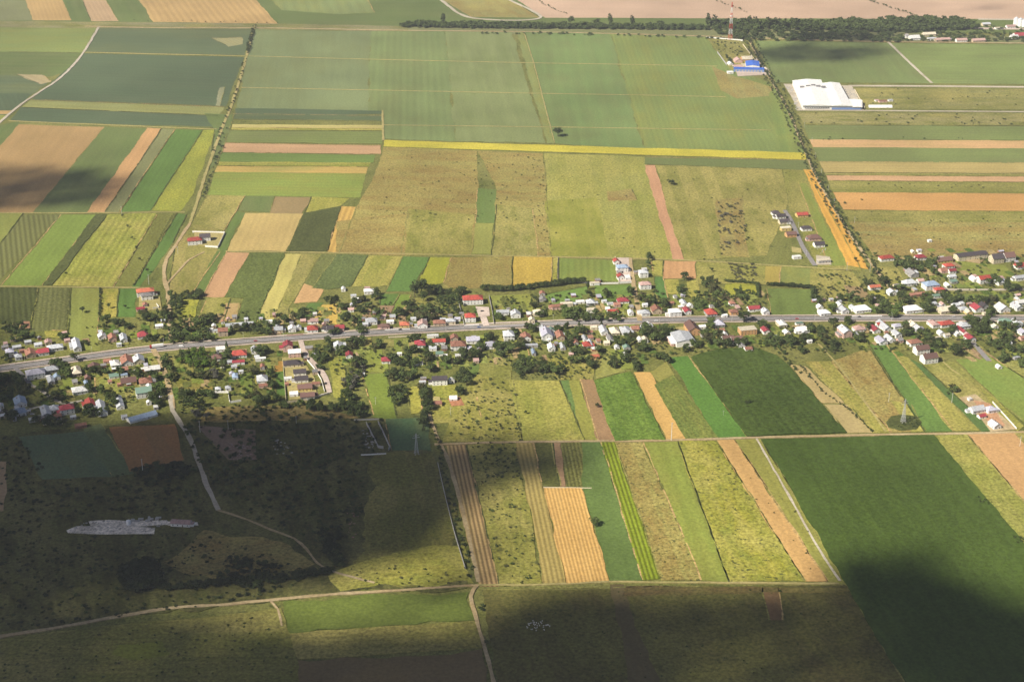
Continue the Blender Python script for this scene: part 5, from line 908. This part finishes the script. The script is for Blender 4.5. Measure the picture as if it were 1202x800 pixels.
# low garden growth round the houses: beans, vines, currant bushes
vg = []
for x0, x1, a, b, n in ((0,330,10,62,420),(390,780,10,48,520),(780,1202,10,40,420),(100,560,-34,-9,360),(580,900,-34,-9,300),(960,1202,-50,-9,340),(1050,1202,-75,-40,120)):
    vg += [(x0, x1, a, b, n)]
def garden(x0, x1, a, b, n):
    for _ in range(n):
        x = rnd.uniform(x0, x1); plant(rnd.choice(('dark', 'mid', 'mid', 'olive', 'light')), P(x, yr(x) + rnd.uniform(a, b)), rnd.uniform(1.2, 4.2), rnd.uniform(1.0, 1.8), 'round', .14)
mass('garden_growth', ('dark', 'mid', 'olive', 'light'), [(lambda q=q: garden(*q)) for q in vg])
# hedges that one can tell apart
def hedge(px, w, h, kind, label):
    pts = [P(*q) for q in px]; c = pts[0]; rs = np.random.default_rng(len(px)*31+int(px[0][0])); cs = []; rr = []
    for a, b in zip(pts, pts[1:]):
        n = max(2, int((b-a).length/(w*.45)))
        for k in range(n):
            p = a + (b-a)*(k/n) - c; cs.append((p.x + rs.normal()*w*.12, p.y + rs.normal()*w*.12, h*.5*rs.uniform(.8, 1.15))); rr.append(w*.5*rs.uniform(.85, 1.2))
    v, f = leaf_cards(cs, rr, 26, .55, rs, h/w)
    o = newobj('hedge', mesh_from('hedge', v, f), LEAF[kind]); o.location = (c.x, c.y, .3); tag(o, label, 'hedge')
hedge([(566,340),(590,342),(622,339),(645,336),(668,333),(688,332)], 8, 8, 'dark', 'long dark hedge between the orange field and the green gardens above the road'); hedge([(902,335),(925,336),(945,338),(955,339)], 6, 5, 'dark', 'straight dark hedge along the top of the square green field'); hedge([(852,331),(872,332),(889,334),(891,350)], 4, 4, 'dark', 'low hedge bending round the small yellow-green plot'); hedge([(955,340),(954,353)], 5, 6, 'dark', 'short dark hedge down the right side of the square green field')

# ---------------------------------------------------------------- poles, pylons, fences, vehicles, sheep
def lattice_mesh(w0, w1, z0, z1, n, r):
    b = MB()
    for k in range(n):
        a0, a1 = k/n, (k+1)/n; h0, h1 = z0+(z1-z0)*a0, z0+(z1-z0)*a1; q0, q1 = w0+(w1-w0)*a0, w0+(w1-w0)*a1
        c0 = [(-q0,-q0,h0),(q0,-q0,h0),(q0,q0,h0),(-q0,q0,h0)]; c1 = [(-q1,-q1,h1),(q1,-q1,h1),(q1,q1,h1),(-q1,q1,h1)]
        for i in range(4):
            j = (i+1) % 4; b.bar(c0[i], c1[i], r); b.bar(c0[i], c1[j], r*.6); b.bar(c0[j], c1[i], r*.6); b.bar(c1[i], c1[j], r*.6)
    return b
def pylon(x, y, h, label):
    c = P(x, y); t = thing('pylon', (c.x, c.y, .7), .3, label, 'pylon', 'steel lattice pylons in the fields')
    lattice_mesh(2.0, .5, 0, h*.78, 7, .12).build('lattice_body', M_STEEL, t); lattice_mesh(.5, .35, h*.78, h, 3, .12).build('mast_top', M_STEEL, t)
    for z, L in ((h*.80, 4.2), (h*.90, 3.4)):
        for s in (-1, 1):
            b = MB(); b.bar((0,0,z+.7), (s*L,0,z), .13); b.bar((0,0,z), (s*L,0,z), .13); a = b.build('crossarm', M_STEEL, t)
            b = MB(); b.cyl(s*L, 0, z-1.5, z, .13, .1, 8); b.build('insulator', M_GLASS, a)
    b = MB()
    for sx in (-1,1):
        for sy in (-1,1): b.box(sx*2.0-.5, sx*2.0+.5, sy*2.0-.5, sy*2.0+.5, -.3, .4)
    b.build('footing', M_CONC, t)
pylon(489,533,24,'steel lattice pylon standing in the dark shade beside the teal field'); pylon(1060,496,28,'tall steel lattice pylon on its round patch of uncut grass')
def pole(x, y, h, label, group='field utility poles', arm=True):
    c = P(x, y); t = thing('utility_pole', (c.x, c.y, .7), frame_at(x, y), label, 'pole', group)
    def pm(): b = MB(); b.cyl(0,0,-.3,1,.022,.014,8); return b.mesh('mast')
    m = share('mast', 'mast', pm, M_POLE, t); m.scale = (h, h, h)
    if arm:
        b = MB(); b.box(-1.1, 1.1, -.12, .12, h-.9, h-.6); b.build('crossarm', M_STEEL, t)
        b = MB()
        for xx in (-.95, 0, .95): b.cyl(xx, 0, h-.6, h-.2, .09, .06, 6)
        b.build('insulators', M_GLASS, t)
for x, y, h, l in ((168,556,17,'tall pale pole at the right corner of the brown plot in the shade'),(1043,472,11,'white pole on the tan field, up and left of the lattice pylon'),(1117,473,12,'white pole beside the clay yard compound'),(788,517,21,'tall white pole at the field path below the tan strip'),(268,504,11,'pole in the shaded scrub, right of the dead grey trees'),(348,499,11,'pole at the top of the shaded scrub, below the dark-roofed row'),(235,508,14,'leaning pale pole beside the dead grey trees'),(1197,524,12,'white pole by the field path at the photo\'s right edge'),(143,251,11,'white pole on the field path under the brown field'),(175,334,14,'white pole behind the orange-red roof at the track end'),(994,318,12,'white pole where the orange stubble strip meets the path'),(946,302,10,'white pole on the hamlet lane, in front of the charcoal roofs'),(937,268,9,'white pole across the lane from the yellow hamlet house'),(1021,319,11,'white pole on the gravel road below the tree-lined stretch'),(529,487,9,'short pale pole below the white-gabled hut'),(209,298,10,'pole beside the dirt road bend under the farmhouse'),(441,475,9,'thin pole in the shaded grass plot beside the grove'),(849,488,6,'stub pole at the edge of the brown strip')): pole(x, y, h, l)
for k, (x, y) in enumerate(((953,168),(957,186),(964,205),(972,224),(944,150),(1003,262),(979,240))): pole(x, y, 9, f"{('nearest','second','third','fourth','fifth','sixth','seventh')[(5,6,3,2,4,0,1).index(k) if False else {5:0,6:1,3:2,2:3,1:4,0:5,4:6}[k]]} pale pole up the tree-lined road, counted from the orange roof", 'poles along the tree-lined road')
def lampm():
    b = MB(); b.cyl(0,0,-.3,9,.13,.08,8); return b.mesh('mast')
def arm_m():
    b = MB(); b.bar((0,0,8.9),(0,2.2,9.5),.06); return b.mesh('arm')
def head_m():
    b = MB(); b.box(-.18,.18,2.1,3.0,9.42,9.62,0,.04); return b.mesh('lamp_head')
lampx = [(30,428),(65,423),(109,416),(150,411),(193,407),(240,404),(286,400),(333,397),(384,394),(434,390),(481,387),(523,385),(568,383),(613,380.5),(650,379),(693,377.5),(732,376.5),(773,375.6),(812,374.5),(858,373.8),(900,373),(955,372.8),(1000,372.4),(1045,372.4),(1085,372.4),(1130,372.6),(1170,373)]
prev = None
for i, (x, y) in enumerate(lampx):
    side = 1 if i % 2 == 0 else -1
    p = P(x, y); q = P(x+4, yr(x+4)) - P(x-4, yr(x-4)); a = math.atan2(q.y, q.x); n = Vector((-math.sin(a), math.cos(a), 0))
    base = P(x, yr(x)) + n*7.4*side
    t = thing('street_lamp', (base.x, base.y, .5), a + (math.pi if side > 0 else 0)); share('mast', 'lampmast', lampm, M_POLE, t); arm = share('arm', 'lamparm', arm_m, M_STEEL, t); share('lamp_head', 'lamphead', head_m, M_TOWWHT, arm)
    ITEMS.append((t, 'street lamp', 'pale street lamp on the ' + ('upper' if side > 0 else 'lower') + ' kerb', base, 'street lamps along the main road'))
# red and white lattice mast
c = P(857,47); t = thing('radio_mast', (c.x, c.y, .7), .2, 'red and white lattice radio mast in front of the far woodland', 'radio mast')
HT = 78; ns = 7
for k in range(ns):
    a0, a1 = k/ns, (k+1)/ns; lattice_mesh(3.6*(1-a0)+.7*a0, 3.6*(1-a1)+.7*a1, HT*a0, HT*a1, 3, .15).build('mast_section', M_TOWRED if k % 2 == 0 else M_TOWWHT, t)
b = MB(); b.cyl(0,0,HT,HT+6,.15,.06,6); b.build('antenna', M_STEEL, t)
b = MB()
for a in (0, 2.1, 4.2): b.cyl(2.2*math.cos(a), 2.2*math.sin(a), HT*.62, HT*.62+2.4, 1.1, 1.1, 10)
b.build('dish', M_TOWWHT, t)
LM.append((c, 'the red and white mast'))
# walls and fences
def fence(px, h, mat, label, th=.25, posts=4.0, name='fence', cat='fence'):
    pts = [P(*q) for q in px]; c = pts[0]; t = thing(name, (c.x, c.y, .7), 0, label, cat); b = MB(); pb = MB()
    for p, q in zip(pts, pts[1:]):
        p, q = p-c, q-c; d = (q-p).normalized(); n = Vector((-d.y, d.x, 0))*th/2
        o = [p+n, q+n, q-n, p-n]; k = len(b.v)
        b.v += [(v.x, v.y, -.8) for v in o] + [(v.x, v.y, h) for v in o]; b.f += [(k+4,k+5,k+6,k+7),(k,k+4,k+7,k+3),(k+1,k+2,k+6,k+5),(k,k+1,k+5,k+4),(k+2,k+3,k+7,k+6)]; b.m += [0]*5
        m = max(1, int((q-p).length/posts))
        for i in range(m+1): e = p+(q-p)*(i/m); pb.box(e.x-.2, e.x+.2, e.y-.2, e.y+.2, -.3, h+.25)
    b.build('wall_panel', mat, t); pp = pb.build('posts', mat, t); pp.name = 'post_row'
WW = WALL
fence([(226,273),(264,274),(256,291),(241,290)], 2.2, WW['white'], 'white wall round the lone farmhouse yard'); fence([(247,461),(268,461),(269,470),(270,473),(283,471)], 1.8, WW['white'], 'white stepped garden wall below two pale blue sheds'); fence([(337,395),(356,393.5)], 2, WW['pink'], 'pink wall facing the main road left of the red hip roof'); fence([(332,424),(336,473),(360,470)], 1.6, WW['cream'], 'cream wall along the left side of the dark-roofed row'); fence([(358,420),(369,433),(377,446),(381,460)], 1.5, WW['white'], 'white wall between the dark-roofed row and the paved cul-de-sac')
fence([(361,470),(387,462)], 1.6, WW['white'], 'white wall closing the foot of the cul-de-sac'); fence([(574,348),(577,362),(580,381)], 1.8, WW['grey'], 'grey wall down the right side of the villa court'); fence([(537,350),(541,366),(545,382)], 1.6, WW['grey'], 'grey fence down the left side of the villa garden'); fence([(545,383),(562,382)], 1.3, WW['white'], 'white fence along the road in front of the red-hipped house'); fence([(575,382.5),(600,381),(626,379.5)], 1.3, WW['cream'], 'pale post fence along the road right of the villa drive'); fence([(655,303),(655,330),(695,333)], 1.5, WW['grey'], 'thin grey fence round the lined green field')
fence([(704,333.5),(726,333)], 1.6, WW['white'], 'white wall below the lined green field'); fence([(722,303),(727,333),(741,332)], 2, WW['white'], 'white wall round the pale blue roofed house on the gravel lane'); fence([(452,388),(481,387)], 1.3, WW['white'], 'white fence along the road by the orange roof'); fence([(456,396.5),(482,395)], 1.2, WW['cream'], 'cream fence above the grass plot on the lower kerb'); fence([(1000,372),(1035,371.5)], 1.4, WW['white'], 'white fence in front of the broad white roof'); fence([(1165,473),(1193,504)], 1.8, WW['white'], 'white fence down the right side of the clay yard'); fence([(514,545),(523,585),(533,625),(546,668)], 2.2, WW['grey'], 'long thin pale fence beside the dirt track in the shade')
fence([(430,498),(437,512),(444,526),(450,527)], 3, WW['grey'], 'ruined grey wall, left side of the dark enclosure',.6,name='ruined_wall',cat='wall'); fence([(444,497),(449,507),(458,527),(456,529)], 3, WW['grey'], 'ruined grey wall, right side of the dark enclosure',.6,name='ruined_wall',cat='wall'); fence([(416,494),(446,493)], 1.6, WW['grey'], 'pale wall at the top of the dark enclosure',.4,name='ruined_wall',cat='wall'); fence([(424,535),(453,533.5)], 1.4, WW['white'], 'low white wall below the dark enclosure',.4,name='ruined_wall',cat='wall'); fence([(184,358),(187,362),(180,363)], 2, WW['white'], 'short white wall right of the small crimson shed'); fence([(638,572.5),(694,573.5)], .8, WW['cream'], 'low pale fence along the top of the orange striped field',.3)
fence([(829,45),(872,48.5)], 2.5, WW['white'], 'white wall behind the red and white mast', .5); fence([(842,62),(853,77)], 2.5, WW['grey'], 'grey wall on the left edge of the depot ground', .6); fence([(872,53),(888,74)], 2, WW['cream'], 'cream wall on the right edge of the depot ground', .6); fence([(1003,106),(1015,128)], 2.5, WW['cream'], 'pale wall right of the factory yard', .6)
# vehicles
M_CARW = [NT('paint_'+n).principled(c, .3, .5) for n, c in (('white', (.75,.75,.75)), ('blue', (.05,.10,.30)), ('dark', (.03,.03,.035)), ('red', (.4,.03,.03)), ('silver', (.45,.46,.47)))]
def wheel_m():
    b = MB(); b.cyl(0,0,-.12,.12,.36,.36,12); me = b.mesh('wheel'); me.transform(Matrix.Rotation(math.pi/2, 4, 'X')); return me
def wheels(t, xs, y, s=1.0):
    for x in xs:
        for sg in (-1, 1): o = share('wheel', 'wheel', wheel_m, M_TYRE, t, (x, sg*y, .36*s)); o.scale = (s, s, s)
def on_road(x, side):
    q = P(x+4, yr(x+4)) - P(x-4, yr(x-4)); a = math.atan2(q.y, q.x); p = P(x, yr(x)) + Vector((-math.sin(a), math.cos(a), 0))*2.6*side
    return Vector((p.x, p.y, MZ + .01)), a + (math.pi if side > 0 else 0)
def lorry():
    p, a = on_road(184, 1); t = thing('lorry', p, a, 'lorry with long white trailer and red cab on the main road', 'lorry')
    b = MB(); b.box(-8.2, 5.2, -1.25, 1.25, 1.1, 4.0); b.build('trailer', M_TOWWHT, t); b = MB(); b.box(5.6, 8.0, -1.22, 1.22, .7, 3.7, 0, .1); cb = b.build('cab', M_CARW[3], t); b = MB(); b.box(7.93, 8.03, -1.05, 1.05, 2.1, 3.2); b.build('windscreen', M_GLASS, cb); b = MB(); b.box(-8, 7.5, -.5, .5, .7, 1.1); b.build('chassis', M_TYRE, t); wheels(t, (-6.8,-5.5,-4.2,4.4,6.9), 1.1, 1.4); LM.append((p, 'the white lorry'))
lorry()
def car(p, a, col, label, van=False):
    t = thing('van' if van else 'car', p, a, label, 'van' if van else 'car'); L, Wd = (2.9, .98) if van else (2.15, .87)
    b = MB(); b.box(-L, L, -Wd, Wd, .35, 1.5 if van else .92, 0, .05); 
    if van: b.box(-L+.1, L-1.1, -Wd+.06, Wd-.06, 1.5, 2.4, 0, .08)
    b.build('body', M_CARW[col], t)
    b = MB(); b.box(*((L-1.15, L-.45) if van else (-1.55, .95)), -Wd+.08, Wd-.08, 1.45 if van else .9, 2.1 if van else 1.45, 0, .22); b.build('windows', M_GLASS, t).name = 'window_band'
    if not van: b = MB(); b.box(-1.25, .6, -Wd+.3, Wd-.3, 1.45, 1.5); b.build('roof', M_CARW[col], t)
    wheels(t, (-L*.62, L*.62), Wd-.05, .95)
p, a = on_road(213, -1); car(p, a, 0, 'white van on the main road just right of the lorry', True)
p, a = on_road(562, -1); car(p, a, 1, 'dark blue car on the main road in front of the villa drive')
p, a = on_road(1009, 1); car(p, a, 2, 'dark car on the road in front of the broad white roof'); p, a = on_road(404, 1); car(p, a, 4, 'silver car on the main road below the crimson-and-pink house'); p, a = on_road(884, 1); car(p, a, 2, 'dark car on the road in front of the crimson roof by the green field'); p, a = on_road(655, -1); car(p, a, 4, 'silver car on the main road above the tall lavender-roofed house')
for x, sd, c, l in ((92,1,0,'white car on the main road near the bend, left of the lorry'),(300,-1,3,'red car on the main road above the broad bright red roof'),(470,1,2,'dark car on the main road by the yellow-walled orange roof'),(770,-1,0,'white car on the main road below the tall white-roofed house'),(935,-1,3,'red car on the main road below the square green field'),(1120,1,4,'silver car on the main road right of the large white hip roof')):
    p, a = on_road(x, sd); car(p, a, c, l)
q = P(566, 366); car(Vector((q.x, q.y, ROADZ[0]+.02)), .5, 2, 'dark car parked on the villa\'s paved court'); q = P(384,451); car(Vector((q.x-2, q.y, ROADZ[0]+.02)), 1.3, 2, 'dark car parked at the foot of the cul-de-sac'); q = P(373,433); car(Vector((q.x+1, q.y, ROADZ[0]+.02)), 2.2, 0, 'white car parked halfway down the cul-de-sac'); q = P(38,487); car(Vector((q.x, q.y, .72)), .2, 4, 'silver car parked beside the shaded blue hip roof')
# white tank and rubble on the old concrete slab
c = P(151,616); t = thing('water_tank', (c.x, c.y, .9), .4, 'white upright tank standing on the old concrete slab', 'tank'); b = MB(); b.cyl(0,0,0,4.2,2.1,2.1,18); b.build('tank_shell', M_TOWWHT, t); b = MB(); b.cyl(0,0,4.2,5.0,2.2,.5,18); b.build('lid', M_TOWWHT, t); b = MB(); b.bar((2.2,0,0),(2.2,0,4.6),.08); b.bar((2.2,.5,0),(2.2,.5,4.6),.08); b.build('ladder', M_STEEL, t)
def heap(px, n, s, mat, name='rubble'):
    b = MB()
    for x, y in inside(px, n):
        p = P(x, y); a, l, hh = rnd.uniform(.4, 1)*s, rnd.uniform(.5, 1.6)*s, rnd.uniform(.3, 1)*s; b.box(p.x-l, p.x+l, p.y-a, p.y+a, 0, .7+hh, 0, .1*a)
    struct(name, b.mesh(name), mat, 'stuff')
heap([(100,612),(192,610),(198,615),(180,620),(90,622)], 34, .7, M_CONC); heap([(152,608),(190,608),(190,612),(155,613)], 14, 1.7, M_CONC); heap([(268,520),(296,520),(298,540),(270,540)], 60, .8, mottled('broken_brick', (.38,.30,.27), (.28,.2,.18), .5)); heap([(318,516),(330,516),(350,532),(322,534)], 22, .9, M_CONC); heap([(408,600),(420,602),(420,640),(405,630)], 16, .8, mottled('rusty_brick', (.30,.16,.12), (.22,.12,.1), .5)); heap([(426,506),(436,508),(442,526),(428,526)], 30, 1.0, M_CONC)
heap([(940,250),(968,290),(975,304),(962,300)], 26, .8, M_CONC); heap([(922,102),(942,104),(944,128),(934,128)], 40, 1.6, M_CONC); heap([(988,104),(1002,104),(1010,120),(998,120)], 30, 1.6, M_CONC)
# sheep grazing in the shaded field
def sheep_mesh():
    bm = bmesh.new(); vs = [bm.verts.new(p) for p in ((0,0,.62),(.32,0,.66),(.5,0,.78),(.68,0,.86),(.84,0,.78),(-.34,0,.64),(-.52,0,.6),(.3,.17,.36),(.3,.17,0),(.3,-.17,.36),(.3,-.17,0),(-.34,.17,.36),(-.34,.17,0),(-.34,-.17,.36),(-.34,-.17,0))]
    for a, b in ((0,1),(1,2),(2,3),(3,4),(0,5),(5,6),(1,7),(7,8),(1,9),(9,10),(5,11),(11,12),(5,13),(13,14)): bm.edges.new((vs[a], vs[b]))
    me = bpy.data.meshes.new('sheep'); bm.to_mesh(me); bm.free(); o = bpy.data.objects.new('sheep', me); COL.objects.link(o)
    md = o.modifiers.new('skin', 'SKIN'); rad = [.30,.28,.18,.14,.08,.28,.12,.09,.045,.09,.045,.09,.05,.09,.05]
    for i, r in enumerate(rad): me.skin_vertices[0].data[i].radius = (r, r)
    me.skin_vertices[0].data[0].use_root = True
    o.modifiers.new('sub', 'SUBSURF').levels = 1
    dg = bpy.context.evaluated_depsgraph_get(); m2 = bpy.data.meshes.new_from_object(o.evaluated_get(dg)); bpy.data.objects.remove(o); m2.materials.append(mottled('wool', (.70,.68,.62), (.6,.58,.52), 3)); return m2
SM = sheep_mesh()
for x, y in inside([(616,735),(626,727),(638,730),(646,734),(644,740),(630,742),(618,739)], 34):
    p = P(x, y); o = bpy.data.objects.new('sheep', SM); COL.objects.link(o); o.location = (p.x, p.y, .7); o.rotation_euler = (0, 0, rnd.uniform(0, 6.28)); s = rnd.uniform(1.0, 1.25); o.scale = (s, s, s)
    tag(o, 'white sheep grazing in the scattered flock on the shaded field', 'sheep', 'flock of sheep on the shaded field')

# ---------------------------------------------------------------- labels: every house, tree and lamp told apart by its look and its place by a landmark
ORD = ['nearest', 'second', 'third', 'fourth', 'fifth', 'sixth', 'seventh', 'eighth', 'ninth', 'tenth', 'eleventh', 'twelfth']
def px_of(p):
    v = p - Vector((0, 0, H)); f = v.y*CP - v.z*SP; u = v.y*SP + v.z*CP
    return 601 + FPX*v.x/f, 400 - FPX*u/f
def relation(p, l):
    (x, y), (a, b) = px_of(p), px_of(l); dx, dy = x-a, (y-b)*1.6
    if abs(dx) > abs(dy): return ('right of', 'left of')[dx < 0], math.hypot(dx, dy)
    return ('in front of', 'behind')[dy < 0], math.hypot(dx, dy)
bucket = {}
for o, cat, desc, p, grp in ITEMS:
    best = min(LM, key=lambda l: relation(p, l[0])[1]); rel, dist = relation(p, best[0])
    bucket.setdefault((desc, rel, best[1]), []).append((dist, o, cat, grp))
for (desc, rel, nm), lst in bucket.items():
    lst.sort(key=lambda q: q[0])
    for i, (dist, o, cat, grp) in enumerate(lst):
        o['label'] = f'{desc} {rel} {nm}' if len(lst) == 1 else f'{ORD[min(i, 11)]} {desc} {rel} {nm}'
        o['category'] = cat
        if grp and 'group' not in o: o['group'] = grp
